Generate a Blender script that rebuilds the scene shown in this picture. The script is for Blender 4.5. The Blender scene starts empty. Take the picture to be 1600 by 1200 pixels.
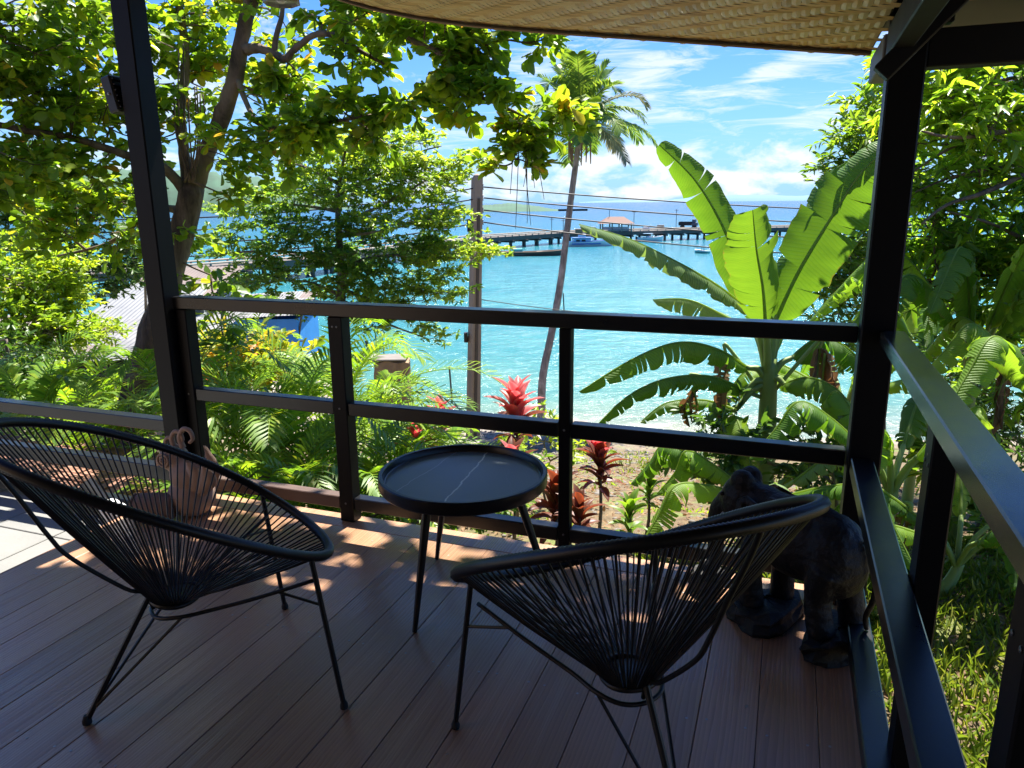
import bpy, bmesh, math, random
import numpy as np
from mathutils import Vector, Matrix
random.seed(7); rng = np.random.default_rng(7)
PI = math.pi
SC = bpy.context.scene
COL = SC.collection

# ------------------------------------------------------------------ camera, light, exposure
CAM = Vector((0, 0, 1.55)); FPX = 1161.4
PITCH, ROLL, YAW = map(math.radians, (13.716, -0.5405, 20.343))
_fw = Vector((-math.sin(YAW)*math.cos(PITCH), math.cos(YAW)*math.cos(PITCH), -math.sin(PITCH)))
_rt = Vector((math.cos(YAW), math.sin(YAW), 0)); _up = _rt.cross(_fw)
RT = _rt*math.cos(ROLL)+_up*math.sin(ROLL); UP = -_rt*math.sin(ROLL)+_up*math.cos(ROLL)
cd = bpy.data.cameras.new('camera'); cam = bpy.data.objects.new('camera', cd); COL.objects.link(cam)
m = Matrix((RT, UP, -_fw)).transposed().to_4x4(); m.translation = CAM; cam.matrix_world = m
cd.sensor_width = 36; cd.lens = 36*FPX/1600; cd.clip_start = .05; cd.clip_end = 30000
SC.camera = cam
SUN_EL, SUN_AZ = math.radians(64), math.radians(6)      # azimuth measured from +Y towards +X
SKY_STRENGTH = .0465
SUN_STRENGTH = 4.0
EXPOSURE = 2.05
SC.cycles.max_bounces = 8; SC.cycles.diffuse_bounces = 4; SC.cycles.glossy_bounces = 3; SC.cycles.transmission_bounces = 6
sl = bpy.data.lights.new('sun', 'SUN'); sun = bpy.data.objects.new('sun', sl); COL.objects.link(sun)
sl.energy = SUN_STRENGTH; sl.angle = math.radians(.55); sl.color = (1, .95, .86)
sd = Vector((math.sin(SUN_AZ)*math.cos(SUN_EL), math.cos(SUN_AZ)*math.cos(SUN_EL), math.sin(SUN_EL)))
sun.rotation_euler = sd.to_track_quat('Z', 'Y').to_euler(); sun.location = (0, 0, 30)
SC.view_settings.view_transform = 'Standard'; SC.view_settings.look = 'None'
SC.view_settings.exposure = EXPOSURE; SC.view_settings.gamma = 1; SC.view_settings.use_curve_mapping = False

H2 = Vector((-math.sin(YAW), math.cos(YAW), 0)); R2 = Vector((math.cos(YAW), math.sin(YAW), 0))
def ray(px, py): return _fw*FPX + RT*(px-800) - UP*(py-600)
def at(px, py, s):
    "point seen along that direction, s metres ahead of the camera over the ground"
    d = ray(px, py); return CAM + d*(s/d.dot(H2))
def onz(px, py, z):
    d = ray(px, py); return CAM + d*((z-CAM.z)/d.z)
def ony(px, py, y):
    d = ray(px, py); return CAM + d*((y-CAM.y)/d.y)
def ST(s, t, z=0): v = H2*s+R2*t; return Vector((v.x, v.y, z))
def st(x, y): return (-x*math.sin(YAW)+y*math.cos(YAW), x*math.cos(YAW)+y*math.sin(YAW))

# ------------------------------------------------------------------ node helpers
class NT:
    def __init__(s, t): s.t = t; s.n = t.nodes; s.l = t.links
    def node(s, typ, **k):
        n = s.n.new(typ)
        for a, b in k.items(): setattr(n, a, b)
        return n
    def put(s, sock, v):
        if hasattr(v, 'is_output') or isinstance(v, bpy.types.NodeSocket): s.l.new(v, sock)
        elif v is not None: sock.default_value = v
    def math(s, op, a, b=None, c=None, clamp=False):
        n = s.node('ShaderNodeMath', operation=op, use_clamp=clamp)
        for i, v in enumerate((a, b, c)):
            if v is not None: s.put(n.inputs[i], v)
        return n.outputs[0]
    def mix(s, f, a, b, mode='MIX'):
        n = s.node('ShaderNodeMix', data_type='RGBA', blend_type=mode)
        s.put(n.inputs[0], f)
        for i, v in ((6, a), (7, b)):
            if isinstance(v, tuple): v = (*v, 1) if len(v) == 3 else v
            s.put(n.inputs[i], v)
        return n.outputs[2]
    def noise(s, vec, scale, detail=4, rough=.55, dist=0):
        n = s.node('ShaderNodeTexNoise'); s.put(n.inputs['Vector'], vec)
        n.inputs['Scale'].default_value = scale; n.inputs['Detail'].default_value = detail
        n.inputs['Roughness'].default_value = rough; n.inputs['Distortion'].default_value = dist
        return n.outputs['Fac']
    def ramp(s, f, stops):
        n = s.node('ShaderNodeValToRGB'); s.put(n.inputs[0], f); e = n.color_ramp.elements
        while len(e) > 1: e.remove(e[-1])
        for i, (p, c) in enumerate(stops):
            x = e[0] if i == 0 else e.new(p)
            x.position = p; c = (c, c, c) if not isinstance(c, tuple) else c; x.color = (*c[:3], 1)
        return n.outputs[0]
    def mapping(s, vec, scale=(1, 1, 1), rot=(0, 0, 0), loc=(0, 0, 0)):
        n = s.node('ShaderNodeMapping'); s.put(n.inputs[0], vec)
        n.inputs[1].default_value = loc; n.inputs[2].default_value = rot; n.inputs[3].default_value = scale
        return n.outputs[0]
    def attr(s, name):
        return s.node('ShaderNodeAttribute', attribute_name=name).outputs['Fac']
    def bump(s, h, strength=.3, dist=.01):
        n = s.node('ShaderNodeBump'); s.put(n.inputs['Height'], h)
        n.inputs['Strength'].default_value = strength; n.inputs['Distance'].default_value = dist
        return n.outputs[0]
def newmat(name):
    mt = bpy.data.materials.new(name); mt.use_nodes = True; t = NT(mt.node_tree)
    return mt, t, t.n['Principled BSDF'], t.n['Material Output']
def simple(name, col, rough=.5, var=.25, scale=8, metal=0, bump=0, bscale=60, stretch=(1, 1, 1), spec=.5, rvar=.1):
    mt, t, b, o = newmat(name)
    co = t.node('ShaderNodeTexCoord').outputs['Object']
    v = t.mapping(co, stretch)
    n = t.noise(v, scale, 6)
    f = t.math('MULTIPLY_ADD', n, 2*var, 1-var)
    t.put(b.inputs['Base Color'], t.mix(1.0, col, f, 'MULTIPLY'))
    t.put(b.inputs['Roughness'], t.math('MULTIPLY_ADD', n, rvar*2, rough-rvar))
    b.inputs['Metallic'].default_value = metal; b.inputs['Specular IOR Level'].default_value = spec
    if bump: t.put(b.inputs['Normal'], t.bump(t.noise(v, bscale, 5), bump, .01))
    return mt

# ------------------------------------------------------------------ world
w = bpy.data.worlds.new('World'); SC.world = w; w.use_nodes = True
W = NT(w.node_tree); bg = W.n['Background']
sky = W.node('ShaderNodeTexSky', sky_type='NISHITA'); sky.sun_disc = False
sky.sun_elevation = SUN_EL; sky.sun_rotation = SUN_AZ
sky.altitude = 0; sky.air_density = 1.0; sky.dust_density = .3; sky.ozone_density = 3.0
gd = W.node('ShaderNodeTexCoord').outputs['Generated']
sep = W.node('ShaderNodeSeparateXYZ'); W.put(sep.inputs[0], gd)
az = W.math('ARCTAN2', sep.outputs[0], sep.outputs[1]); el = W.math('ARCSINE', sep.outputs[2])
# wispy high cloud: noise on a flat layer overhead
zz = W.math('ADD', W.math('MAXIMUM', sep.outputs[2], 0), .12)
u = W.math('DIVIDE', sep.outputs[0], zz); v = W.math('DIVIDE', sep.outputs[1], zz)
cx = W.node('ShaderNodeCombineXYZ'); W.put(cx.inputs[0], u); W.put(cx.inputs[1], v)
wisp = W.noise(W.mapping(cx.outputs[0], (.55, 1.5, 1), (0, 0, .5)), 1.5, 9, .62, .6)
ca = W.node('ShaderNodeCombineXYZ'); W.put(ca.inputs[0], az); W.put(ca.inputs[1], W.math('MULTIPLY', el, 2.2))
puff = W.noise(ca.outputs[0], 13, 9, .6, .25)
fine = W.noise(W.mapping(ca.outputs[0], (.8, 2.4, 1), (0, 0, .35)), 14, 8, .65, .8)
def blob(px, py, rx, ry, rot=0):
    d = ray(px, py).normalized(); a0, e0 = math.atan2(d.x, d.y), math.asin(d.z)
    k = FPX; ca_, sa = math.cos(rot), math.sin(rot)
    A = W.math('SUBTRACT', az, a0); E_ = W.math('SUBTRACT', el, e0)
    p = W.math('MULTIPLY', W.math('ADD', W.math('MULTIPLY', A, ca_), W.math('MULTIPLY', E_, sa)), k/rx)
    q = W.math('MULTIPLY', W.math('SUBTRACT', W.math('MULTIPLY', E_, ca_), W.math('MULTIPLY', A, sa)), k/ry)
    r2 = W.math('ADD', W.math('MULTIPLY', p, p), W.math('MULTIPLY', q, q))
    return W.math('POWER', 2.718, W.math('MULTIPLY', r2, -1))
def total(bl):
    s = bl[0]
    for b in bl[1:]: s = W.math('ADD', s, b)
    return s
wb = total([blob(835, 110, 110, 75), blob(1150, 150, 120, 24, .28), blob(1050, 96, 60, 16, .2), blob(1215, 105, 60, 14, .3), blob(990, 150, 60, 60),
            blob(640, 210, 120, 24), blob(1290, 190, 90, 30, .1), blob(60, 60, 200, 90), blob(300, 150, 100, 60), blob(840, -140, 300, 90), blob(1500, 30, 200, 80)])
pb = total([blob(1040, 238, 110, 24), blob(1220, 246, 70, 20), blob(900, 262, 190, 22), blob(1110, 276, 90, 9), blob(1240, 278, 60, 9), blob(1000, 300, 300, 16), blob(620, 280, 130, 26),
            blob(20, 270, 250, 60), blob(1700, 260, 200, 50)])
m1 = W.math('MULTIPLY', W.math('SUBTRACT', W.math('ADD', fine, W.math('MULTIPLY', wb, .20)), .60), 4.5, clamp=True)
m2 = W.math('MULTIPLY', W.math('SUBTRACT', W.math('ADD', puff, W.math('MULTIPLY', pb, .19)), .60), 6.5, clamp=True)
m0 = W.math('MULTIPLY', W.math('SUBTRACT', wisp, .56), 2.0, clamp=True)
cl = W.math('MAXIMUM', W.math('MAXIMUM', W.math('MULTIPLY', m1, .85), m2), W.math('MULTIPLY', m0, .35))
ab = W.math('GREATER_THAN', sep.outputs[2], 0)
haze_h = W.math('POWER', 2.718, W.math('MULTIPLY', W.math('MAXIMUM', el, 0), -9.0))
# saturate the clear air a little, whiten towards the horizon
hs = W.node('ShaderNodeHueSaturation'); hs.inputs['Saturation'].default_value = 1.15; hs.inputs['Value'].default_value = 1.0
W.put(hs.inputs['Color'], sky.outputs[0])
base = W.mix(1.0, hs.outputs[0], (.41, .655, 1.12), 'MULTIPLY')
base = W.mix(W.math('MULTIPLY', haze_h, .75), base, (2.0, 3.9, 5.9))
shade = W.mix(W.math('MULTIPLY', puff, 1.0, clamp=True), (4.6, 5.2, 5.9), (6.3, 6.45, 6.6))
col = W.mix(W.math('MULTIPLY', W.math('MULTIPLY', cl, ab), .92), base, shade)
W.put(bg.inputs[0], col); bg.inputs[1].default_value = SKY_STRENGTH

# ------------------------------------------------------------------ object helpers
def link(o, parent=None, loc=None):
    COL.objects.link(o)
    if parent is not None: o.parent = parent
    if loc is not None: o.location = loc
    return o
def tag(o, label=None, cat=None, group=None, kind=None):
    if label: o['label'] = label
    if cat: o['category'] = cat
    if group: o['group'] = group
    if kind: o['kind'] = kind
    return o
def empty(name, loc, rz=0, label=None, cat=None, group=None):
    o = bpy.data.objects.new(name, None); COL.objects.link(o); o.location = loc; o.rotation_euler = (0, 0, rz)
    o.empty_display_size = .1
    return tag(o, label, cat, group)
def mesh_obj(name, V, F, mat, parent=None, smooth=False, vals=None, kind=None, loc=None):
    me = bpy.data.meshes.new(name)
    V = np.asarray(V, dtype=np.float32).reshape(-1, 3)
    if isinstance(F, np.ndarray):
        n, k = F.shape
        me.vertices.add(len(V)); me.vertices.foreach_set('co', V.ravel())
        me.loops.add(n*k); me.loops.foreach_set('vertex_index', F.ravel().astype(np.int32))
        me.polygons.add(n); me.polygons.foreach_set('loop_start', np.arange(0, n*k, k, dtype=np.int32))
        me.polygons.foreach_set('loop_total', np.full(n, k, dtype=np.int32))
        me.update(calc_edges=True)
    else:
        me.from_pydata([tuple(map(float, q)) for q in V], [], F); me.update()
    if vals:
        for kx, a in vals.items():
            at_ = me.attributes.new(kx, 'FLOAT', 'POINT'); at_.data.foreach_set('value', np.asarray(a, np.float32))
    if smooth: me.polygons.foreach_set('use_smooth', np.ones(len(me.polygons), bool))
    me.materials.append(mat)
    o = bpy.data.objects.new(name, me); link(o, parent, loc)
    if kind: o['kind'] = kind
    return o
class MB:
    "collects boxes, tubes and lathes in one mesh"
    def __init__(s): s.V = []; s.F = []
    def add(s, V, F):
        n = len(s.V); s.V += [tuple(q) for q in V]; s.F += [tuple(i+n for i in f) for f in F]; return s
    def box(s, x0, x1, y0, y1, z0, z1, b=0, M=None):
        if b:
            bm = bmesh.new(); bmesh.ops.create_cube(bm, size=1)
            for q in bm.verts: q.co = Vector((x0+(x1-x0)*(q.co.x+.5), y0+(y1-y0)*(q.co.y+.5), z0+(z1-z0)*(q.co.z+.5)))
            bmesh.ops.bevel(bm, geom=bm.edges[:], offset=b, segments=1, affect='EDGES')
            bm.verts.index_update(); V = [q.co.copy() for q in bm.verts]; F = [[q.index for q in f.verts] for f in bm.faces]; bm.free()
        else:
            V = [Vector(c) for c in ((x0, y0, z0), (x1, y0, z0), (x1, y1, z0), (x0, y1, z0), (x0, y0, z1), (x1, y0, z1), (x1, y1, z1), (x0, y1, z1))]
            F = [(3, 2, 1, 0), (4, 5, 6, 7), (0, 1, 5, 4), (1, 2, 6, 5), (2, 3, 7, 6), (3, 0, 4, 7)]
        if M is not None: V = [M @ q for q in V]
        return s.add(V, F)
    def tube(s, P, R, n=8, closed=False, cap=True):
        P = [Vector(q) for q in P]; k = len(P)
        if not hasattr(R, '__len__'): R = [R]*k
        V = []; F = []; prev = None
        for i in range(k):
            t = (P[(i+1) % k]-P[i-1]) if closed else (P[min(i+1, k-1)]-P[max(i-1, 0)])
            t = t.normalized() if t.length > 1e-9 else Vector((0, 0, 1))
            if prev is None:
                a = Vector((0, 0, 1)) if abs(t.z) < .9 else Vector((1, 0, 0)); nrm = t.cross(a).normalized()
            else:
                nrm = (prev - t*prev.dot(t)).normalized()
            prev = nrm; bn = t.cross(nrm)
            for j in range(n):
                a = 2*PI*j/n; V.append(P[i]+(nrm*math.cos(a)+bn*math.sin(a))*R[i])
        for i in range(k if closed else k-1):
            i2 = (i+1) % k
            for j in range(n):
                F.append((i*n+j, i*n+(j+1) % n, i2*n+(j+1) % n, i2*n+j))
        if not closed and cap:
            F.append(tuple(range(n))[::-1]); F.append(tuple((k-1)*n+j for j in range(n)))
        return s.add(V, F)
    def lathe(s, prof, n=24, c=(0, 0, 0), M=None):
        V = []; F = []
        for r, z in prof:
            for j in range(n):
                a = 2*PI*j/n; V.append(Vector((c[0]+r*math.cos(a), c[1]+r*math.sin(a), c[2]+z)))
        for i in range(len(prof)-1):
            for j in range(n): F.append((i*n+j, i*n+(j+1) % n, (i+1)*n+(j+1) % n, (i+1)*n+j))
        F.append(tuple(range(n))[::-1]); F.append(tuple((len(prof)-1)*n+j for j in range(n)))
        if M is not None: V = [M @ q for q in V]
        return s.add(V, F)
    def ball(s, c, r, n=10, k=7, M=None):
        sc = r if hasattr(r, '__len__') else (r, r, r)
        V = []; F = []
        for i in range(k+1):
            th = PI*(i+.001*(i == 0)-.001*(i == k))/k
            for j in range(n):
                a = 2*PI*j/n; V.append(Vector((math.sin(th)*math.cos(a)*sc[0], math.sin(th)*math.sin(a)*sc[1], math.cos(th)*sc[2])))
        for i in range(k):
            for j in range(n): F.append((i*n+j, (i+1)*n+j, (i+1)*n+(j+1) % n, i*n+(j+1) % n))
        V = [((M @ q) if M is not None else q)+Vector(c) for q in V]
        return s.add(V, F)
    def build(s, name, mat, parent=None, smooth=False, kind=None, loc=None, off=None):
        V = s.V
        if off is not None: V = [(q[0]-off[0], q[1]-off[1], q[2]-off[2]) for q in V]
        o = mesh_obj(name, V, s.F, mat, parent, kind=kind, loc=loc)
        if smooth:
            me = o.data; me.polygons.foreach_set('use_smooth', np.ones(len(me.polygons), bool))
            if smooth != 'all': me.set_sharp_from_angle(angle=math.radians(40))
        return o
def smooth_path(P, n=6):
    P = [np.array(q, float) for q in P]; k = len(P); out = []
    for i in range(k-1):
        p0, p1, p2, p3 = P[max(i-1, 0)], P[i], P[i+1], P[min(i+2, k-1)]
        for j in range(n):
            t = j/n; out.append(.5*((2*p1)+(-p0+p2)*t+(2*p0-5*p1+4*p2-p3)*t*t+(-p0+3*p1-3*p2+p3)*t**3))
    out.append(P[-1]); return out

# ------------------------------------------------------------------ materials
def m_deck():
    mt, t, b, o = newmat('deck_wood')
    co = t.node('ShaderNodeTexCoord').outputs['Object']
    rnd = t.node('ShaderNodeObjectInfo').outputs['Random']
    off = t.node('ShaderNodeCombineXYZ'); t.put(off.inputs[1], t.math('MULTIPLY', rnd, 37)); t.put(off.inputs[0], t.math('MULTIPLY', rnd, 3))
    va = t.node('ShaderNodeVectorMath', operation='ADD'); t.put(va.inputs[0], co); t.put(va.inputs[1], off.outputs[0])
    g = t.mapping(va.outputs[0], (1, .055, 1))
    warp = t.noise(g, 5, 3, .5, .3)
    # ring-like grain: distorted bands
    wv = t.node('ShaderNodeTexWave', wave_type='BANDS', bands_direction='X', wave_profile='SAW')
    sx = t.node('ShaderNodeSeparateXYZ'); t.put(sx.inputs[0], g)
    cc = t.node('ShaderNodeCombineXYZ'); t.put(cc.inputs[0], t.math('ADD', sx.outputs[0], t.math('MULTIPLY', warp, .16))); t.put(cc.inputs[1], sx.outputs[1])
    t.put(wv.inputs[0], cc.outputs[0]); wv.inputs['Scale'].default_value = 22; wv.inputs['Distortion'].default_value = 1.2; wv.inputs['Detail'].default_value = 3; wv.inputs['Detail Scale'].default_value = 2
    gr = wv.outputs['Fac']
    fine = t.noise(t.mapping(va.outputs[0], (1, .03, 1)), 180, 4, .6)
    dirt = t.noise(co, 1.3, 6, .6)
    tone = t.math('MULTIPLY_ADD', rnd, .42, .78)
    c = t.mix(t.math('MULTIPLY', gr, .75), (.42, .225, .125), (.20, .105, .06))
    c = t.mix(t.math('MULTIPLY', t.ramp(dirt, [(.35, 0.), (.7, 1.)]), .65), c, (.37, .24, .15))
    c = t.mix(1.0, c, tone, 'MULTIPLY')
    sp = t.noise(co, 55, 2, .5)
    c = t.mix(t.math('MULTIPLY', t.math('GREATER_THAN', sp, .80), .6), c, (.30, .26, .22))
    t.put(b.inputs['Base Color'], c)
    t.put(b.inputs['Roughness'], t.math('ADD', t.math('MULTIPLY_ADD', gr, .14, .28), t.math('MULTIPLY', t.math('SUBTRACT', dirt, .5), .5)))
    h = t.math('ADD', t.math('MULTIPLY', gr, .7), t.math('MULTIPLY', fine, .3))
    t.put(b.inputs['Normal'], t.bump(h, .9, .004))
    return mt
M_DECK = m_deck()
def m_paint(name, col, rough, bumpk=.12, spec=.5):
    mt, t, b, o = newmat(name)
    co = t.node('ShaderNodeTexCoord').outputs['Object']
    n = t.noise(co, 3, 6, .6); n2 = t.noise(co, 40, 4, .6)
    t.put(b.inputs['Base Color'], t.mix(t.math('MULTIPLY', n, .5), col, tuple(c*1.7+.004 for c in col)))
    t.put(b.inputs['Roughness'], t.math('MULTIPLY_ADD', n, .25, rough-.12)); b.inputs['Specular IOR Level'].default_value = spec
    t.put(b.inputs['Normal'], t.bump(t.math('ADD', n, t.math('MULTIPLY', n2, .4)), bumpk, .004))
    return mt
M_BLACK = m_paint('black_painted_timber', (.003, .003, .004), .45, .12, .16)
M_RAIL = m_paint('black_gloss_rail', (.004, .0045, .006), .3, .10, .5)
M_SIDE = m_paint('sky_sheen_rail', (.020, .024, .024), .22, .12, .8)  # base colour lightened to stand in for sky reflected along this rail
M_BEAM = m_paint('black_beam', (.004, .004, .005), .55, .1, .25)
M_BROWNB = simple('brown_board', (.30, .17, .10), .6, .25, 4, stretch=(1, 8, 8), bump=.2, bscale=30)
M_RAILB = simple('brown_rail', (.10, .062, .048), .5, .3, 5, stretch=(1, 8, 8), bump=.2, bscale=30)  # brown on the left bay's bottom rail and the shack doors
M_CORD = simple('black_pvc_cord', (.004, .004, .005), .42, .1, 10)
M_STEEL = simple('black_powder_steel', (.005, .005, .006), .45, .2, 20)
M_RUBBER = simple('black_rubber', (.012, .012, .012), .7, .1, 20)
def m_strip():
    mt, t, b, o = newmat('bamboo')
    rnd = t.node('ShaderNodeObjectInfo').outputs['Random']
    co = t.node('ShaderNodeTexCoord').outputs['Object']; a = t.attr('v')
    r = t.math('FRACT', t.math('ADD', rnd, a))
    c = t.ramp(r, [(0, (.55, .31, .11)), (.3, (.78, .49, .20)), (.7, (.88, .61, .28)), (1, (.90, .70, .38))])
    g = t.noise(t.mapping(co, (3, 60, 3)), 12, 4, .6)
    c = t.mix(t.math('MULTIPLY', g, .35), c, (.25, .16, .08))
    t.put(b.inputs['Base Color'], c); b.inputs['Roughness'].default_value = .45
    t.put(b.inputs['Normal'], t.bump(g, .3, .002))
    return mt
M_BAMBOO = m_strip()
M_LATH = simple('lath', (.32, .20, .11), .6, .3, 5, stretch=(.3, 6, 6))
M_DARKWOOD = simple('dark_backing', (.05, .035, .02), .8, .3, 5)
def m_marble():
    mt, t, b, o = newmat('black_marble_top')
    co = t.node('ShaderNodeTexCoord').outputs['Object']
    sx = t.node('ShaderNodeSeparateXYZ'); t.put(sx.inputs[0], co)
    def vein(x0, k, wd, nz, sc):
        n = t.noise(co, sc, 5, .6)
        d = t.math('ABSOLUTE', t.math('ADD', t.math('SUBTRACT', t.math('ADD', sx.outputs[0], t.math('MULTIPLY', sx.outputs[1], k)), x0), t.math('MULTIPLY', t.math('SUBTRACT', n, .5), nz)))
        return t.math('SUBTRACT', 1, t.math('DIVIDE', d, wd), clamp=True)
    v1 = vein(.015, .10, .0045, .05, 6); v2 = vein(-.16, -.05, .0022, .05, 5); v3 = vein(.2, .5, .0012, .16, 4)
    cloud = t.noise(co, 4, 7, .6)
    c = t.mix(cloud, (.030, .037, .042), (.075, .088, .095))
    c = t.mix(t.math('MULTIPLY', v1, 1.0), c, (.62, .60, .48))
    c = t.mix(t.math('MULTIPLY', v2, .8), c, (.45, .46, .44))
    c = t.mix(t.math('MULTIPLY', v3, .25), c, (.3, .3, .3))
    t.put(b.inputs['Base Color'], c); t.put(b.inputs['Roughness'], t.math('MULTIPLY_ADD', cloud, .2, .22))
    return mt
M_MARBLE = m_marble()
M_CERAM = simple('black_tray', (.006, .006, .007), .32, .2, 8)
M_ELE = simple('dark_carved_wood', (.007, .0055, .005), .55, .5, 9, bump=1.0, bscale=30, spec=.35)
M_ELEB = simple('dark_log_base', (.009, .0075, .0065), .7, .5, 14, bump=1.0, bscale=30)
M_TERRA = simple('buff_terracotta', (.30, .20, .145), .8, .35, 9, bump=.3, bscale=40)
M_TERRAD = simple('weathered_pot', (.16, .10, .075), .85, .45, 7, bump=.4, bscale=40)
M_WHITEP = simple('white_enamel', (.72, .73, .75), .35, .1, 5)
M_GREYP = simple('grey_metal', (.30, .32, .34), .4, .2, 6, metal=.3)
M_GREYPAV = simple('pale_grey_paving', (.19, .19, .18), .85, .25, 3, bump=.3, bscale=35)
M_BRICK = simple('red_brick', (.30, .15, .10), .9, .45, 4, bump=.5, bscale=40)
M_MORTAR = simple('brown_mortar', (.16, .13, .10), .95, .3, 20, bump=.5, bscale=60)
M_CONC = simple('weathered_concrete', (.27, .24, .20), .9, .45, 2.2, bump=.5, bscale=14)
M_CONCD = simple('dark_marine_concrete', (.105, .088, .075), .9, .5, .6, bump=.5, bscale=4)
M_POLE = simple('aged_concrete_pole', (.30, .235, .17), .9, .5, 3, stretch=(1, 1, .15), bump=.5, bscale=20)
M_WIRE = simple('power_cable', (.02, .02, .025), .6, .1, 5)
M_ROCK = simple('shore_rock', (.17, .15, .13), .9, .5, 2, bump=.6, bscale=8)

def m_bark(name, c1, c2, scale=10):
    mt, t, b, o = newmat(name)
    co = t.node('ShaderNodeTexCoord').outputs['Object']
    a = t.noise(t.mapping(co, (1, 1, .22)), scale, 7, .68, .4); bb = t.noise(co, 2.0, 4, .5)
    c = t.mix(t.ramp(a, [(.35, 0.), (.65, 1.)]), c1, c2)
    c = t.mix(t.ramp(bb, [(.5, 0.), (.7, .7)]), c, tuple(k*1.7 for k in c2))
    t.put(b.inputs['Base Color'], c); b.inputs['Roughness'].default_value = .9
    t.put(b.inputs['Normal'], t.bump(a, .8, .03))
    return mt
M_BARK = m_bark('brown_bark', (.035, .023, .015), (.17, .12, .08))
M_BARKG = m_bark('grey_bark', (.07, .055, .04), (.23, .19, .15), 7)
M_PALMT = m_bark('grey_palm_trunk', (.10, .085, .075), (.30, .26, .235), 5)

def m_leaf(name, stops, trans=.45, rough=.42, veins=False, tcol=None, tk=1.5):
    mt, t, b, o = newmat(name)
    v = t.attr('v')
    c = t.ramp(v, stops)
    if veins:
        co = t.attr('lv'); lu = t.attr('lu')
        wv = t.math('SINE', t.math('MULTIPLY', t.math('ADD', co, t.math('MULTIPLY', lu, .06)), 420))
        cc = t.node('ShaderNodeCombineXYZ'); t.put(cc.inputs[0], t.math('MULTIPLY', co, 22)); t.put(cc.inputs[1], t.math('MULTIPLY', lu, .7))
        pl = t.noise(cc.outputs[0], 2.5, 5, .65)
        c = t.mix(t.math('MULTIPLY', pl, .6), c, t.mix(1.0, c, (1.6, 1.35, .7), 'MULTIPLY'))
        eg = t.math('MULTIPLY', t.math('SUBTRACT', t.math('ADD', lu, t.math('MULTIPLY', pl, .35)), 1.14), 12, clamp=True)
        c = t.mix(t.math('MULTIPLY', eg, .85), c, (.20, .12, .05))
        c = t.mix(t.math('MULTIPLY', t.math('GREATER_THAN', wv, .6), .28), c, t.mix(1.0, c, (.6, .7, .5), 'MULTIPLY'))
        t.put(b.inputs['Normal'], t.bump(t.math('ADD', wv, t.math('MULTIPLY', pl, 3)), .35, .004))
    t.put(b.inputs['Base Color'], c); b.inputs['Roughness'].default_value = rough
    tr = t.node('ShaderNodeBsdfTranslucent')
    t.put(tr.inputs[0], t.mix(1.0, c, tcol or (tk*1.2, tk*1.12, tk*.5), 'MULTIPLY'))
    ms = t.node('ShaderNodeMixShader'); ms.inputs[0].default_value = trans
    t.l.new(b.outputs[0], ms.inputs[1]); t.l.new(tr.outputs[0], ms.inputs[2]); t.l.new(ms.outputs[0], o.inputs[0])
    return mt
M_LALMOND = m_leaf('broad_leaf', [(0, (.06, .13, .016)), (.45, (.13, .22, .018)), (.8, (.22, .29, .022)), (.93, (.28, .28, .025)), (1, (.33, .19, .04))], .56, tk=1.9)
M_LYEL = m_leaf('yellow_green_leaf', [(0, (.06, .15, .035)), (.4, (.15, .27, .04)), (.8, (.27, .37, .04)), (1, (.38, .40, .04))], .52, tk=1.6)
M_LDARK = m_leaf('dark_leaf', [(0, (.03, .08, .02)), (.6, (.07, .15, .025)), (1, (.15, .24, .03))], .42)
M_LMID = m_leaf('mid_green_leaf', [(0, (.05, .12, .018)), (.5, (.12, .23, .025)), (1, (.24, .34, .03))], .48)
M_LBRIGHT = m_leaf('bright_leaf', [(0, (.10, .20, .02)), (.5, (.22, .34, .03)), (1, (.38, .45, .04))], .5)
M_BANANA = m_leaf('banana_leaf', [(0, (.035, .11, .02)), (.5, (.065, .17, .02)), (1, (.12, .225, .03))], .5, .5, True, tk=1.25)
M_BANLT = m_leaf('banana_leaf_lifted', [(0, (.10, .22, .03)), (1, (.20, .33, .045))], .55, .5, True, tk=1.4)  # lighter leaf copy, its colour brightens plants that stand in shade
M_BANPALE = m_leaf('banana_leaf_pale', [(0, (.10, .19, .08)), (1, (.17, .26, .13))], .35, .48, True)
M_MIDRIB = m_leaf('midrib', [(0, (.26, .36, .10)), (1, (.30, .40, .12))], .6, .5)
M_BANSTEM = simple('banana_stem', (.20, .28, .07), .5, .35, 3, stretch=(1, 1, .3))
M_DRY = m_leaf('dry_leaf', [(0, (.13, .07, .03)), (1, (.30, .19, .10))], .3, .8, tcol=(1.3, 1.0, .7))
M_ARECA = m_leaf('areca_leaflet', [(0, (.07, .17, .02)), (.5, (.17, .31, .028)), (.85, (.30, .40, .03)), (1, (.42, .40, .04))], .5)
M_COCO = m_leaf('coconut_leaflet', [(0, (.06, .13, .03)), (.5, (.14, .24, .035)), (1, (.26, .32, .06))], .42)
M_COCOG = m_leaf('greyed_leaflet', [(0, (.14, .16, .10)), (1, (.30, .30, .20))], .3, tcol=(1.2, 1.1, .8))
M_RED = m_leaf('red_cordyline', [(0, (.16, .03, .03)), (.5, (.50, .12, .13)), (1, (.75, .38, .36))], .5, tcol=(1.5, .6, .6))
M_MAROON = m_leaf('maroon_cordyline', [(0, (.05, .035, .02)), (.5, (.14, .05, .03)), (1, (.30, .10, .05))], .4, tcol=(1.5, .8, .5))
M_GRASS = m_leaf('grass_blade', [(0, (.07, .14, .02)), (.6, (.17, .24, .03)), (1, (.33, .32, .08))], .4)
M_STEMG = simple('green_stem', (.16, .20, .05), .6, .3, 5)

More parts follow.
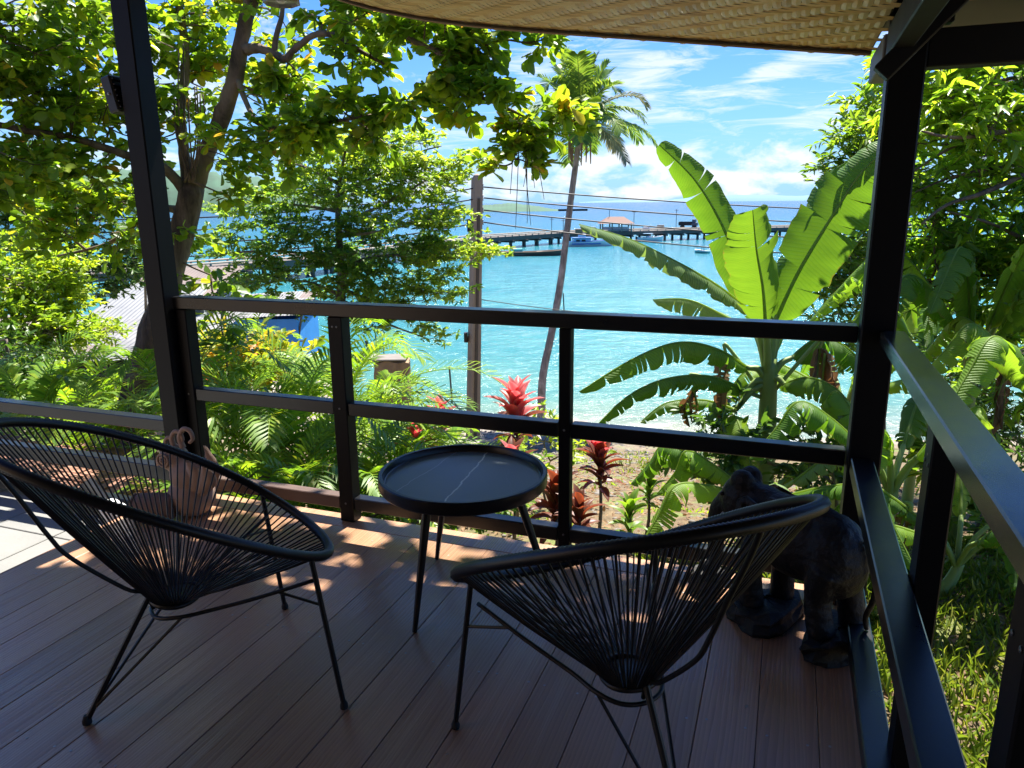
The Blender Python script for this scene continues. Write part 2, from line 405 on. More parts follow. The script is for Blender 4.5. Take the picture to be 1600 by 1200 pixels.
# ------------------------------------------------------------------ ground, water, far land
def sstep(a, b, x):
    t = np.clip((x-a)/(b-a), 0, 1); return t*t*(3-2*t)
SEA = -7.5
def shore(t): return 31.0 + 11*sstep(-5, -13, t) + 22*sstep(-13, -30, t) - 3.5*sstep(1, 9, t)+.35*np.sin(t*1.1)
def gz(s, t):
    s = np.asarray(s, float); t = np.asarray(t, float)
    sh = shore(t)
    z = np.where(s < 4.6, -.95, -.95-(s-4.6)*(5.75/19.4))
    z = np.where(s > 24, -6.7-(s-24)*(.8/np.maximum(sh-24, 1)), z)
    z = np.where(s > sh, SEA-(s-sh)*.16, z)
    z = np.maximum(z, -16)
    z = z + .5*sstep(-2, -4, t)*sstep(9, 5, s)
    z = z + .05*np.sin(s*1.7+t)*np.cos(t*1.3-s*.4)*(s < sh)+.03*np.sin(3.1*s+1)*np.sin(2.7*t)*(s < sh)
    return z
def gzp(x, y): s, t = st(x, y); return float(gz(s, t))
def ground():
    S = np.concatenate([np.arange(-12, 14, .16), np.arange(14, 70, .7), np.array([80, 100, 140, 200, 400, 1000, 4000, 9000])])
    a = np.concatenate([np.array([-9000, -3000, -900, -300, -150, -90]), np.arange(-60, -12, 1.2), np.arange(-12, 12, .2), np.arange(12, 60, 1.5), np.array([90, 150, 300, 900, 3000, 9000])])
    ss, tt = np.meshgrid(S, a, indexing='ij'); z = gz(ss, tt)
    z += rng.normal(0, .012, z.shape)*(ss < 20)
    X = -ss*math.sin(YAW)+tt*math.cos(YAW); Y = ss*math.cos(YAW)+tt*math.sin(YAW)
    V = np.stack([X, Y, z], -1).reshape(-1, 3); n, k = ss.shape
    i = np.arange(n-1)[:, None]*k+np.arange(k-1)[None]; F = np.stack([i, i+k, i+k+1, i+1], -1).reshape(-1, 4)
    mt, t, b, o = newmat('sandy_soil')
    P = t.node('ShaderNodeNewGeometry').outputs['Position']
    sp = t.node('ShaderNodeSeparateXYZ'); t.put(sp.inputs[0], P)
    n1 = t.noise(P, .55, 5, .6); n2 = t.noise(P, 9, 7, .7); n3 = t.noise(P, 45, 4, .6)
    soil = t.ramp(n2, [(.3, (.05, .033, .016)), (.5, (.125, .085, .04)), (.7, (.20, .14, .07))])
    litter = t.ramp(n3, [(.38, (.04, .027, .016)), (.5, (.13, .09, .052)), (.62, (.26, .18, .10))])
    c = t.mix(t.ramp(n1, [(.42, 0.), (.6, .75)]), soil, litter)
    moss = t.ramp(t.noise(P, 1.4, 6, .65), [(.5, 0.), (.62, .8)])
    c = t.mix(moss, c, t.ramp(n3, [(.35, (.06, .09, .02)), (.7, (.20, .24, .05))]))
    beach = t.ramp(t.math('DIVIDE', t.math('SUBTRACT', sp.outputs[2], SEA-.6), 1.6), [(0, 0.), (.12, 1.), (.6, 1.), (.9, 0.)])
    peb = t.ramp(t.noise(P, 6, 8, .75), [(.35, (.10, .085, .07)), (.5, (.24, .20, .16)), (.68, (.36, .33, .28))])
    c = t.mix(beach, c, peb)
    t.put(b.inputs['Base Color'], c); b.inputs['Roughness'].default_value = .95
    t.put(b.inputs['Normal'], t.bump(t.math('ADD', n2, t.math('MULTIPLY', n3, .5)), .8, .04))
    return tag(mesh_obj('ground', V, F, mt, smooth=True), kind='structure')
ground()
def sea():
    mt, t, b, o = newmat('turquoise_sea')
    P = t.node('ShaderNodeNewGeometry').outputs['Position']
    rot = t.mapping(P, (1, 1, 1), (0, 0, -YAW))
    sp = t.node('ShaderNodeSeparateXYZ'); t.put(sp.inputs[0], rot)
    s_ = sp.outputs[1]
    big = t.noise(t.mapping(rot, (.5, 1, 1)), .035, 5, .6)
    d = t.math('ADD', s_, t.math('MULTIPLY', t.math('SUBTRACT', big, .5), t.math('MULTIPLY', s_, .8)))
    lg = t.math('DIVIDE', t.math('LOGARITHM', t.math('MAXIMUM', d, 20), 10), 4)
    c = t.ramp(lg, [(.365, (.12, .17, .135)), (.38, (.06, .18, .16)), (.42, (.032, .17, .18)), (.50, (.022, .155, .19)), (.57, (.008, .11, .165)), (.68, (.006, .07, .14)), (.85, (.006, .045, .12))])
    pat = t.noise(t.mapping(rot, (.3, 1, 1)), .22, 6, .65)
    c = t.mix(t.ramp(pat, [(.42, 0.), (.68, .8)]), c, t.mix(1.0, c, (1.8, 1.3, 1.15), 'MULTIPLY'))
    foam = t.noise(t.mapping(rot, (.35, 1, 1)), 1.3, 7, .7)
    edge = t.ramp(t.math('DIVIDE', t.math('ADD', s_, t.math('MULTIPLY', foam, 5)), 100), [(.30, 1.), (.325, .4), (.35, 0.)])
    c = t.mix(t.math('MULTIPLY', edge, t.ramp(foam, [(.48, 0.), (.6, .8)])), c, (.42, .44, .42))
    t.put(b.inputs['Base Color'], c); b.inputs['Roughness'].default_value = .16; b.inputs['IOR'].default_value = 1.33; b.inputs['Specular IOR Level'].default_value = .3
    w1 = t.noise(t.mapping(rot, (.45, 1, 1)), .9, 5, .62, .3); w2 = t.noise(t.mapping(rot, (.6, 1, 1)), 3.4, 4, .6)
    t.put(b.inputs['Normal'], t.bump(t.math('ADD', w1, t.math('MULTIPLY', w2, .3)), .7, .6))
    S = [20, 60, 200, 1000, 14000]; V = []; F = []
    for i, s in enumerate(S):
        for tt in (-14000, -60, 60, 14000): V.append(ST(s, tt, SEA))
    for i in range(4):
        for j in range(3): F.append((i*4+j, i*4+j+1, i*4+j+5, i*4+j+4))
    o_ = mesh_obj('sea', [tuple(v) for v in V], F, mt)
    tag(o_, kind='structure')
sea()
def hills(name, pts, s, depth, mat, amp, seed=1):
    "a ridge standing in the sea: crest heights follow the list (px, py)"
    r = np.random.default_rng(seed); xs = np.array([p[0] for p in pts], float); ys = np.array([p[1] for p in pts], float)
    n = 160; k = 14
    X = np.linspace(xs[0], xs[-1], n); Yc = np.interp(X, xs, ys)
    V = []
    for i in range(n):
        top = at(X[i], Yc[i], s); h = max(top.z-SEA, 0)
        h *= 1+amp*(math.sin(i*.55)+math.sin(i*1.31+1)+.6*math.sin(i*2.9))*.25
        for j in range(k):
            a = j/(k-1); zz = math.sin(a*PI)**.8*h*(1+r.normal(0, .012)) if 0 < j < k-1 else -2
            q = at(X[i], Yc[i], s+depth*(a-.5)); V.append((q.x, q.y, SEA+zz))
    i = np.arange(n-1)[:, None]*k+np.arange(k-1)[None]; F = np.stack([i, i+1, i+k+1, i+k], -1).reshape(-1, 4)
    return tag(mesh_obj(name, V, F, mat, smooth=True), kind='structure')
M_HILL = simple('wooded_island', (.045, .10, .06), .95, .6, .03, bump=.8, bscale=.1)
M_HILLF = simple('haze_blue_headland', (.10, .19, .27), .95, .15, .001)  # pale blue base colour stands in for distance haze
hills('hills', [(690, 334), (705, 327), (725, 320), (760, 320), (800, 317), (840, 322), (870, 328), (905, 332), (918, 336)], 900, 260, M_HILL, .12)
hills('hills', [(-200, 230), (0, 250), (150, 262), (300, 268), (400, 277), (470, 300), (540, 322), (600, 330)], 1500, 400, M_HILL, .1, 2)
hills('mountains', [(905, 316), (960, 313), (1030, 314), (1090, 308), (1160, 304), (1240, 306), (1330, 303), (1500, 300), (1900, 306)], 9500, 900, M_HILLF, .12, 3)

# ------------------------------------------------------------------ veranda floor
deck = empty('deck_floor', (0, 0, 0)); deck['kind'] = 'structure'
BW = .1738; YF = 2.905
k0 = -18
for k in range(k0, 2):
    x0 = .012+BW*k; x1 = min(x0+BW, .34)
    mb = MB(); mb.box(x0+.0009, x1-.0009, -1.6, YF-.002, -.03, 0, .0018); c = ((x0+x1)/2, .65, 0)
    o = mb.build('plank', M_DECK, deck, off=c); o.location = c
mb = MB(); mb.box(-3.116, .36, YF+.001, 3.045, -.03, .0, .003, None); mb.build('edge_board', M_DECK, deck, off=(0, 3, 0), loc=(0, 3, 0))
mb = MB(); mb.box(-3.14, -3.119, -1.6, 3.045, -.16, -.004, .003); mb.build('side_board', simple('sunlit_edge_board', (.30, .155, .09), .55, .3, 4, stretch=(8, .6, 8)), deck)  # orange base colour carries the sunlight on the deck's left edge
mb = MB(); mb.box(-3.1, .34, 2.97, 3.0, -.2, -.034)
for x in (-2.9, -2.0, -1.1, -.2): mb.box(x, x+.07, -1.6, 2.965, -.18, -.033)
mb.box(-3.1, .34, -1.6, 2.96, -.05, -.032); mb.build('joists_light_block', M_BEAM, deck)  # full-width thin sheet added under the planks to stop light leaks
# deck screws
mb = MB()
for k in range(k0, 2):
    for y in (-.2, .55, 1.3, 2.05, 2.8):
        for dx in (.03, BW-.03):
            if .012+BW*k+dx < .3: mb.lathe([(.0045, 0), (.0045, .0008), (.002, .001)], 6, (.012+BW*k+dx+random.uniform(-.003, .003), y+random.uniform(-.01, .01), 0))
sc_ = mb.build('screw_heads', simple('screw', (.35, .33, .30), .4, .3, 10, metal=.6), deck); sc_['kind'] = 'stuff'

def deck_litter():
    r = np.random.default_rng(11); n = 46; C = np.stack([r.uniform(-2.9, .2, n), r.uniform(.6, 2.85, n), np.full(n, .004)], 1)
    V = []; F = []
    for c_ in C:
        a = r.uniform(0, 6.28); L = r.uniform(.004, .011); w_ = L*r.uniform(.3, .6); d = np.array([math.cos(a), math.sin(a), 0]); q = np.array([-d[1], d[0], 0]); k = len(V)
        V += [c_-d*L, c_+q*w_+[0, 0, .003], c_+d*L+[0, 0, .002], c_-q*w_]; F += [(k, k+1, k+2), (k, k+2, k+3)]
    o = mesh_obj('fallen_leaves', V, F, simple('grit', (.40, .34, .26), .9, .4, 30)); tag(o, 'tiny pale leaf crumbs scattered on the deck boards', kind='stuff')
deck_litter()
# lower walkway with pale slabs
walk = empty('paving', (0, 0, 0)); walk['kind'] = 'structure'
mb = MB(); mb.box(-7.2, -3.15, -1.6, 3.1, -.6, -.185); mb.build('slab_bed', M_MORTAR, walk)
for i in range(9):
    for j in range(11):
        x0 = -3.155-.45*(i+1); y0 = -1.6+.42*j
        mb = MB(); mb.box(.004, .446, .004, .416, 0, .03, .003); o = mb.build('slab', M_GREYPAV, walk); o.location = (x0, y0, -.2+random.uniform(-.0015, .0015))
# brick path beyond the low rail
brk = empty('path', (0, 0, 0)); brk['kind'] = 'structure'
mb = MB(); mb.box(-7, -3.36, 3.12, 4.1, -1.2, -.31); mb.build('bed', M_MORTAR, brk)
me0 = None
for j in range(9):
    for i in range(17):
        x = -6.95+.215*i+(.1 if j % 2 else 0); y = 3.14+.108*j
        if x > -3.56: continue
        if me0 is None:
            mb = MB(); mb.box(0, .2, 0, .098, 0, .035, .004); o = mb.build('brick', M_BRICK, brk); me0 = o.data
        else: o = bpy.data.objects.new('brick', me0); link(o, brk)
        o.location = (x, y, -.318+random.uniform(0, .012)); o.rotation_euler = (random.uniform(-.02, .02), random.uniform(-.02, .02), random.uniform(-.03, .03))

mb = MB(); mb.box(-7.5, 3.2, -1.78, -1.62, -.6, 4.2); o = mb.build('wall', simple('added_house_wall', (.34, .23, .15), .8, .3, 3), None); o['kind'] = 'structure'  # unseen wall behind the camera, added to keep sky light off the veranda
# ------------------------------------------------------------------ railings and posts
def rail_part(name, b, mat, parent, bev=.004): mb = MB(); mb.box(*b, bev); return mb.build(name, mat, parent)
R1 = empty('front_railing', (-1.3, 3, 0), label='black wooden railing across the sea side of the deck behind the round table', cat='railing')
def rp(name, x0, x1, y0, y1, z0, z1, mat=M_BLACK, root=None, bev=.004):
    root = root or R1; L = root.location
    mb = MB(); mb.box(x0-L.x, x1-L.x, y0-L.y, y1-L.y, z0-L.z, z1-L.z, bev); return mb.build(name, mat, root)
rp('post', -2.938, -2.868, 2.955, 3.03, .002, 1.036)
rp('post', -2.022, -1.945, 2.955, 3.03, .002, 1.036)
rp('post', -.887, -.835, 2.965, 3.02, .002, 1.036)
rp('top_rail', -2.938, .256, 2.95, 3.035, 1.038, 1.10, M_RAIL)
for a, b_ in ((-2.866, -2.024), (-1.943, -.889), (-.833, .256)):
    rp('middle_rail', a, b_, 2.963, 3.024, .555, .62, M_RAIL)
    rp('bottom_rail', a, b_, 2.963, 3.024, .065, .13, M_RAILB if a < -2.5 else M_RAIL)
R2_ = empty('side_railing', (.33, 1.5, 0), label='black glossy railing running along the right edge of the deck', cat='railing')
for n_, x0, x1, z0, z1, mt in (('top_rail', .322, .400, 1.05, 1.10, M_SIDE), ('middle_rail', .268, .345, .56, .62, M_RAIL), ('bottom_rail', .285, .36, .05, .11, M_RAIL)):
    rp(n_, x0, x1, -1.5, 2.888, z0, z1, mt, R2_)
for y0, y1 in ((1.90, 1.985), (1.10, 1.185), (.2, .285), (-.7, -.615)):
    rp('post', .348, .406, y0, y1, .02, 1.038, M_BLACK, R2_)
R3 = empty('walkway_railing', (-4.8, 3, -.17), label='low black railing of the lower walkway left of the corner post', cat='railing')
rp('top_rail', -7.3, -3.055, 2.96, 3.03, .36, .425, M_RAIL, R3); rp('lower_rail', -7.3, -3.055, 2.96, 3.03, .075, .155, M_RAIL, R3)
rp('lower_rail', -7.3, -3.055, 2.965, 3.025, -.15, -.085, M_RAIL, R3)  # third rail added to cast another shadow stripe on the paving
for x in (-4.86, -6.6): rp('post', x, x+.06, 3.031, 3.085, -.17, .40, M_BLACK, R3)
P1 = empty('roof_post', (-3.0, 2.95, 0), label='tall black roof post at the left corner, floodlight on its side', cat='post')
rp('shaft', -3.053, -2.941, 2.9, 3.01, .002, 3.1, M_BLACK, P1, .006)
P2 = empty('roof_post', (.31, 2.95, 0), label='tall black roof post at the right corner beside the carved elephant', cat='post')
rp('shaft', .259, .372, 2.892, 3.005, .002, 2.8, M_BLACK, P2, .006)
rp('brace', .374, .44, 2.91, 2.97, 2.1, 2.5, M_BLACK, P2, .004)
M_BOLT = simple('dull_screw', (.16, .16, .16), .4, .3, 10, metal=.7)
def bolt(root, x, y, z, axis='y'):
    Mb = Matrix.Translation((x-root.location.x, y-root.location.y, z-root.location.z)) @ (Matrix.Rotation(PI/2, 4, 'X') if axis == 'y' else Matrix.Rotation(-PI/2, 4, 'Y'))
    mb = MB(); mb.lathe([(.0055, 0), (.0055, .0015), (.003, .0028)], 8, (0, 0, 0), Mb); mb.build('screw', M_BOLT, root)
for xx in (-1.995, -1.972): bolt(R1, xx, 2.9548, .99)
for xx, yy in ((-1.985, 2.9548), (-2.905, 2.9548), (-.861, 2.9648)):
    for zz in (.59, .10): bolt(R1, xx, yy, zz)
for yy in (1.92, 1.965, 1.12, 1.165):
    bolt(R2_, .3478, yy, .93, 'x')
# floodlight on the left post
c = ony(200, 145, 2.95)
F1 = empty('floodlight', (-3.056, 2.95, c.z), label='small black floodlight fixed to the left roof post', cat='floodlight')
Mt = Matrix.Rotation(-.22, 4, 'Y')
mb = MB(); mb.box(-.085, -.02, -.07, .07, -.085, .085, .008, Mt); mb.build('housing', M_STEEL, F1)
mb = MB(); mb.box(-.03, 0, -.02, .02, -.03, .03); mb.build('bracket', M_STEEL, F1)
mb = MB()
for i in range(6): mb.box(-.02, -.012, -.06, .06, -.07+i*.026, -.064+i*.026, 0, Mt)
mb.build('cooling_fins', M_STEEL, F1)
mb = MB(); mb.lathe([(.006, 0), (.006, .006), (.003, .008)], 8, (0, 0, 0), Mt @ Matrix.Translation((-.05, -.07, 0)) @ Matrix.Rotation(PI/2, 4, 'X')); mb.build('screw', M_GREYP, F1)

# ------------------------------------------------------------------ roof with woven bamboo ceiling
def matz(x):
    xs = [-9, -5.5, -4, -3.0, -2.6, -2.195, -1.9, -1.605, -1.35, -1.08, -.75, -.41, -.1, .256, .7, 1.2]; zs = [4.5, 4.1, 3.6, 2.93, 2.72, 2.536, 2.44, 2.375, 2.33, 2.293, 2.245, 2.20, 2.152, 2.108, 2.05, 1.98]
    return float(np.interp(x, xs, zs))
def msmooth(x): return sum(matz(x+d) for d in (-.3, -.2, -.1, 0, .1, .2, .3))/7
roof = empty('roof', (0, 0, 0)); roof['kind'] = 'structure'
XL, XR, YE, YB = -3.35, .243, 3.47, -1.6
def sheet(x0, x1, y0, y1, dz0, dz1, n=40):
    V = []; F = []
    for i in range(n+1):
        x = x0+(x1-x0)*i/n; z = msmooth(x)
        V += [(x, y0, z+dz0), (x, y1, z+dz0), (x, y1, z+dz1), (x, y0, z+dz1)]
    for i in range(n):
        a = i*4; b_ = a+4
        for p, q in ((0, 1), (1, 2), (2, 3), (3, 0)): F.append((a+p, b_+p, b_+q, a+q))
    F += [(0, 1, 2, 3), (n*4+3, n*4+2, n*4+1, n*4)]
    return V, F
mesh_obj('ceiling_backing', *sheet(XL, XR, YB, YE, .006, .02), M_DARKWOOD, roof)
mesh_obj('roof_covering', *sheet(-3.42, .95, YB, YE+.03, .10, .16), simple('roofing', (.12, .10, .09), .8, .3, 3), roof)
mesh_obj('fascia', *sheet(XL, XR, YE+.002, YE+.014, -.004, .098), M_LATH, roof)
# woven floats (three-over-three twill)
U = .029
def strip_mesh(horizontal, L):
    n = 4; V = []; F = []; hw = U*.497
    for i in range(n+1):
        a = i/n; x = (a-.5)*L; lift = -.0034*math.sin(a*PI)-.0005
        for yy, dz in ((-hw, .002), (0, -.001), (hw, .002)):
            V.append((x, yy, lift+dz) if horizontal else (yy, x, lift+dz))
    for i in range(n):
        for j in range(2):
            f = (i*3+j, i*3+j+1, (i+1)*3+j+1, (i+1)*3+j); F.append(f if horizontal else f[::-1])
    return V, F
base_m = {}
cands = []
x_lo, y_lo = -2.75, 2.45
nx, ny = int((XR-x_lo)/U), int((YE-y_lo)/U)
for j in range(ny):
    for i in range(nx):
        ph = (i+j) % 6
        if ph == 0: cands.append((True, x_lo+(i+1.5)*U, y_lo+(j+.5)*U))
        ph2 = (j-i-3) % 6 if False else (i+j) % 6
        if ph2 == 3: cands.append((False, x_lo+(i+.5)*U, y_lo+(j+1.5)*U))
def vis(c_):
    p = Vector((c_[1], c_[2], msmooth(c_[1])))-CAM; z = p.dot(_fw); px = 800+FPX*p.dot(RT)/z; py = 600-FPX*p.dot(UP)/z
    return (z if 520 < px < 1400 and -5 < py < 110 else 99)
cands.sort(key=vis)
SV = []; SF = []; SA = []
for idx, (hz, x, y) in enumerate(cands):
    if x+U*1.6 > XR or y+U*1.5 > YE+.01: pass
    z = msmooth(x); sl_ = math.atan2(msmooth(x+.02)-msmooth(x-.02), .04)
    L = 3*U*1.10
    rz = random.uniform(-.03, .03)
    if idx < 300:
        if hz not in base_m:
            V, F = strip_mesh(hz, L); o = mesh_obj('bamboo_strip', V, F, M_BAMBOO, roof, vals={'v': [0]*len(V)}); base_m[hz] = o.data
        else: o = bpy.data.objects.new('bamboo_strip', base_m[hz]); link(o, roof)
        o.location = (x, y, z); o.rotation_euler = (0, -sl_, rz)
    else:
        V, F = strip_mesh(hz, L); M_ = Matrix.Translation((x, y, z)) @ Matrix.Rotation(-sl_, 4, 'Y') @ Matrix.Rotation(rz, 4, 'Z')
        n0 = len(SV); SV += [tuple(M_ @ Vector(q)) for q in V]; SF += [tuple(a+n0 for a in f) for f in F]; SA += [random.random()]*len(V)
o = mesh_obj('woven_strips', SV, SF, M_BAMBOO, roof, vals={'v': SA}); o['kind'] = 'stuff'
for yy, rr in ((3.385, .010), (3.365, .006)):
    P = [(x, yy, msmooth(x)-.012) for x in np.linspace(-3.3, XR-.005, 40)]
    mb = MB(); mb.tube(P, rr, 6); mb.build('lath', M_LATH if rr > .008 else M_DARKWOOD, roof, smooth=True)
def rb(name, x0, x1, y0, y1, z0, z1, mt, M=None): mb = MB(); mb.box(x0, x1, y0, y1, z0, z1, .004, M); return mb.build(name, mt, roof)
rb('rafter', .247, .31, -2.2, 2.886, 2.0, 2.096, M_BEAM); rb('rafter', .247, .31, 3.009, 3.5, 2.0, 2.096, simple('grey_rafter_end', (.13, .13, .14), .6, .3, 5))
rb('cross_beam', .374, 2.6, 2.915, 3.0, 1.968, 2.085, M_BEAM)
rb('eave_board', .42, 2.6, 2.6, 2.63, 2.12, 2.2, M_BROWNB)
rb('soffit_board', .378, 2.6, 2.64, 2.86, 2.145, 2.16, M_BROWNB); rb('soffit_board', .378, 2.6, 2.2, 2.59, 2.165, 2.18, M_BROWNB)
rb('diagonal_brace', -.03, .03, -.03, .03, -.3, .3, M_BEAM, Matrix.Translation((.43, 2.75, 2.15)) @ Matrix.Rotation(.75, 4, 'Y'))
mesh_obj('side_roof', *sheet(.312, 2.9, YB, 2.9, .2, .24, 6), M_DARKWOOD, roof)
# lamp hanging at the top edge, left of centre
c = ony(440, 6, 2.9)
L1 = empty('hanging_lamp', tuple(c), label='grey metal lamp shade at the top edge, left of the ceiling', cat='lamp')
mb = MB(); mb.lathe([(.02, .09), (.06, .075), (.075, .02), (.078, 0), (.07, -.003), (.068, .01)][::-1], 8); mb.build('shade', M_GREYP, L1)
mb = MB(); mb.tube([(0, 0, .08), (0, 0, .5)], .006, 6); mb.build('stem', M_STEEL, L1)
mb = MB(); mb.ball((0, 0, .03), .03); mb.build('bulb', M_WHITEP, L1, smooth=True)

# ------------------------------------------------------------------ chairs
def rim_pts(n=240):
    xf, zf, xb, zb, w_, k_, bow = .417, .428, -.511, .96, .424, .042, .035
    c = np.array([(xf+xb)/2, 0, (zf+zb)/2]); h = np.array([(xf-xb)/2, 0, (zf-zb)/2]); nn = np.array([-h[2], 0, h[0]])/np.linalg.norm(h)
    T = np.linspace(0, 2*PI, n+1)[:-1]
    return c+np.cos(T)[:, None]*h+(np.sin(T)*w_*(1+k_*np.cos(T)))[:, None]*np.array([0, 1, 0])+(np.sin(T)**2*bow)[:, None]*nn
def rim_at(a): return rim_pts(360)[int(round(math.degrees(a))) % 360]
def make_chair():
    t = empty('lounge_chair', (0, 0, 0))
    P = rim_pts(560); mb = MB(); mb.tube(P, [.0148+(.0016 if i % 2 else -.0006) for i in range(560)], 8, closed=True); mb.build('rim', M_CORD, t, smooth='all')
    # seat ring the cords gather on
    seat = np.array([-.062, 0, .352]); n = 116
    R_ = [(seat[0]+.072*math.cos(a), .072*math.sin(a), seat[2]+.004*math.cos(2*a)) for a in np.linspace(0, 2*PI, 41)[:-1]]
    mb = MB(); mb.tube(R_, .009, 6, closed=True); mb.build('seat_ring', M_STEEL, t, smooth='all')
    rp_ = rim_pts(720)
    for i in range(n):
        a = 2*PI*(i+.5)/n; q = rp_[int(a/(2*PI)*720) % 720]
        a2 = a+random.uniform(-.02, .02); b_ = np.array([seat[0]+.070*math.cos(a2), .070*math.sin(a2), seat[2]])
        sag = random.uniform(.004, .012)
        mid = [q+(b_-q)*f for f in (0, .25, .5, .75, 1)]
        for m_, f in zip(mid, (0, .25, .5, .75, 1)): m_[2] -= sag*math.sin(f*PI)
        end = np.array([seat[0]+.02*math.cos(a2), .02*math.sin(a2), seat[2]+.006])
        mb = MB(); mb.tube(mid+[end], .0029, 5, cap=False); o = mb.build('cord', M_CORD, t, smooth='all')
    mb = MB(); mb.lathe([(.001, -.004), (.03, -.003), (.03, .008), (.001, .009)], 12, tuple(seat)); mb.build('seat_knot', M_CORD, t, smooth=True)
    # base bar: from each front leg back under the seat and round
    B = [(.298, -.287, .43), (.15, -.20, .375), (.02, -.125, .335), (-.06, -.10, .325), (-.12, -.06, .318), (-.138, 0, .315), (-.12, .06, .318), (-.06, .10, .325), (.02, .125, .335), (.15, .20, .375), (.298, .287, .43)]
    mb = MB(); mb.tube(smooth_path(B, 5), .0065, 8); mb.build('base_bar', M_STEEL, t, smooth='all')
    mb = MB(); mb.tube(smooth_path([(-.13, 0, .325), (-.15, 0, .385), (-.20, 0, .415), (-.325, 0, .55), (-.37, 0, .63), (-.425, 0, .76), (-.475, 0, .87), (-.503, 0, .945)], 5), .0065, 8); mb.build('back_spine', M_STEEL, t, smooth='all')
    for s in (-1, 1):
        tp = rim_at(s*.78); tp = (tp[0], tp[1], tp[2]-.012); ft = (.344, s*.351, .012)
        leg = MB(); leg.tube([tp, ft], .0085, 8); lg = leg.build('leg', M_STEEL, t, smooth=True)
        mb = MB(); mb.lathe([(.010, 0), (.013, .003), (.013, .014), (.010, .022), (.008, .028)], 10, (.344, s*.351, 0)); mb.build('foot_cap', M_RUBBER, lg, smooth=True)
        p1 = [tp[i]*.70+ft[i]*.30 for i in range(3)]
        mb = MB(); mb.tube([p1, (.199, s*.229, .393)], .0045, 6); mb.build('leg_brace', M_STEEL, t, smooth=True)
    ft = (-.353, 0, .012); mb = MB(); mb.tube([(-.139, 0, .37), ft], .0095, 8); lg = mb.build('leg', M_STEEL, t, smooth=True)
    mb = MB(); mb.lathe([(.010, 0), (.014, .003), (.014, .014), (.010, .024), (.008, .03)], 10, (-.353, 0, 0)); mb.build('foot_cap', M_RUBBER, lg, smooth=True)
    for s in (-1, 1):
        mb = MB(); mb.tube([(-.06, s*.098, .325), (-.322, s*.006, .055)], .005, 6); mb.build('leg_brace', M_STEEL, t, smooth=True)
    return t
def copy_tree(o, parent=None):
    c = o.copy(); COL.objects.link(c); c.parent = parent
    for ch in list(o.children): copy_tree(ch, c)
    return c
ch1 = make_chair(); ch2 = copy_tree(ch1)
ch1.location = (-1.705, 1.675, .001); ch1.rotation_euler = (0, 0, .9)
tag(ch1, 'black string lounge chair left of the round table, facing right', 'chair', 'string lounge chairs on the deck')
ch2.location = (-.355, 1.75, .001); ch2.rotation_euler = (0, 0, 2.323)
tag(ch2, 'black string lounge chair in front of the carved elephant, seen from behind', 'chair', 'string lounge chairs on the deck')

# ------------------------------------------------------------------ round table
TC = Vector((-1.12, 2.47, 0)); TR = .325
tb = empty('round_table', TC, label='low round table with black marble tray top on three tapered legs', cat='table')
mb = MB(); mb.lathe([(.001, .520), (TR-.03, .520), (TR-.03, .5235), (.001, .5235)], 72); mb.build('marble_top', M_MARBLE, tb, smooth=True)
mb = MB(); mb.lathe([(.001, .492), (TR-.028, .492), (TR-.006, .498), (TR, .506), (TR, .545), (TR-.004, .549), (TR-.016, .549), (TR-.02, .545), (TR-.024, .524), (TR-.031, .5195), (.001, .5193)], 96); mb.build('tray_rim', M_CERAM, tb, smooth=True)
for fx, fy in ((-1.206, 2.186), (-1.385, 2.746), (-.775, 2.555)):
    d = Vector((fx, fy, 0))-TC; a = d.normalized()
    top = a*.20+Vector((0, 0, .492)); bot = a*(d.length)+Vector((0, 0, .002))
    mb = MB(); mb.tube([bot, bot.lerp(top, .5), top], [.0095, .0145, .018], 12); lg = mb.build('leg', M_CERAM, tb, smooth=True)
mb = MB(); mb.lathe([(.001, .480), (.21, .480), (.21, .4915), (.001, .4915)], 24); mb.build('mount_plate', M_STEEL, tb)

# ------------------------------------------------------------------ vegetation builders
def gb(px, s, dz=0, py=600):
    q = at(px, py, s); a, b = st(q.x, q.y); return Vector((q.x, q.y, float(gz(a, b))+dz))
LEAF_T = {
 'broad': ([(0, 0, 0), (.28, .24, .05), (.62, .47, .10), (.88, .34, .06), (1.02, 0, -.06), (.88, -.34, .06), (.62, -.47, .10), (.28, -.24, .05), (.55, 0, -.02)],
           [(8, 0, 1), (8, 1, 2), (8, 2, 3), (8, 3, 4), (8, 4, 5), (8, 5, 6), (8, 6, 7), (8, 7, 0)]),
 'oval': ([(0, 0, 0), (.3, .42, .09), (.68, .40, .07), (1, 0, -.08), (.68, -.40, .07), (.3, -.42, .09), (.5, 0, -.02)],
          [(6, 0, 1), (6, 1, 2), (6, 2, 3), (6, 3, 4), (6, 4, 5), (6, 5, 0)]),
 'lance': ([(0, 0, 0), (.3, .5, .12), (.65, .4, .04), (1, 0, -.16), (.65, -.4, .04), (.3, -.5, .12), (.5, 0, -.04)],
           [(6, 0, 1), (6, 1, 2), (6, 2, 3), (6, 3, 4), (6, 4, 5), (6, 5, 0)]),
}
def nrm(a): return a/np.maximum(np.linalg.norm(a, axis=-1, keepdims=True), 1e-9)
def leaf_mesh(C, D, N, L, Wd, kind, val):
    T, Fq = LEAF_T[kind]; T = np.array(T); Fq = np.array(Fq)
    D = nrm(D); S = nrm(np.cross(N, D)); N = np.cross(D, S)
    n = len(C)
    V = C[:, None]+D[:, None]*(T[None, :, 0:1]*L[:, None, None])+S[:, None]*(T[None, :, 1:2]*Wd[:, None, None])+N[:, None]*(T[None, :, 2:3]*L[:, None, None])
    F = (np.arange(n)*len(T))[:, None, None]+Fq[None]
    return V.reshape(-1, 3), F.reshape(-1, 3), np.repeat(val, len(T))
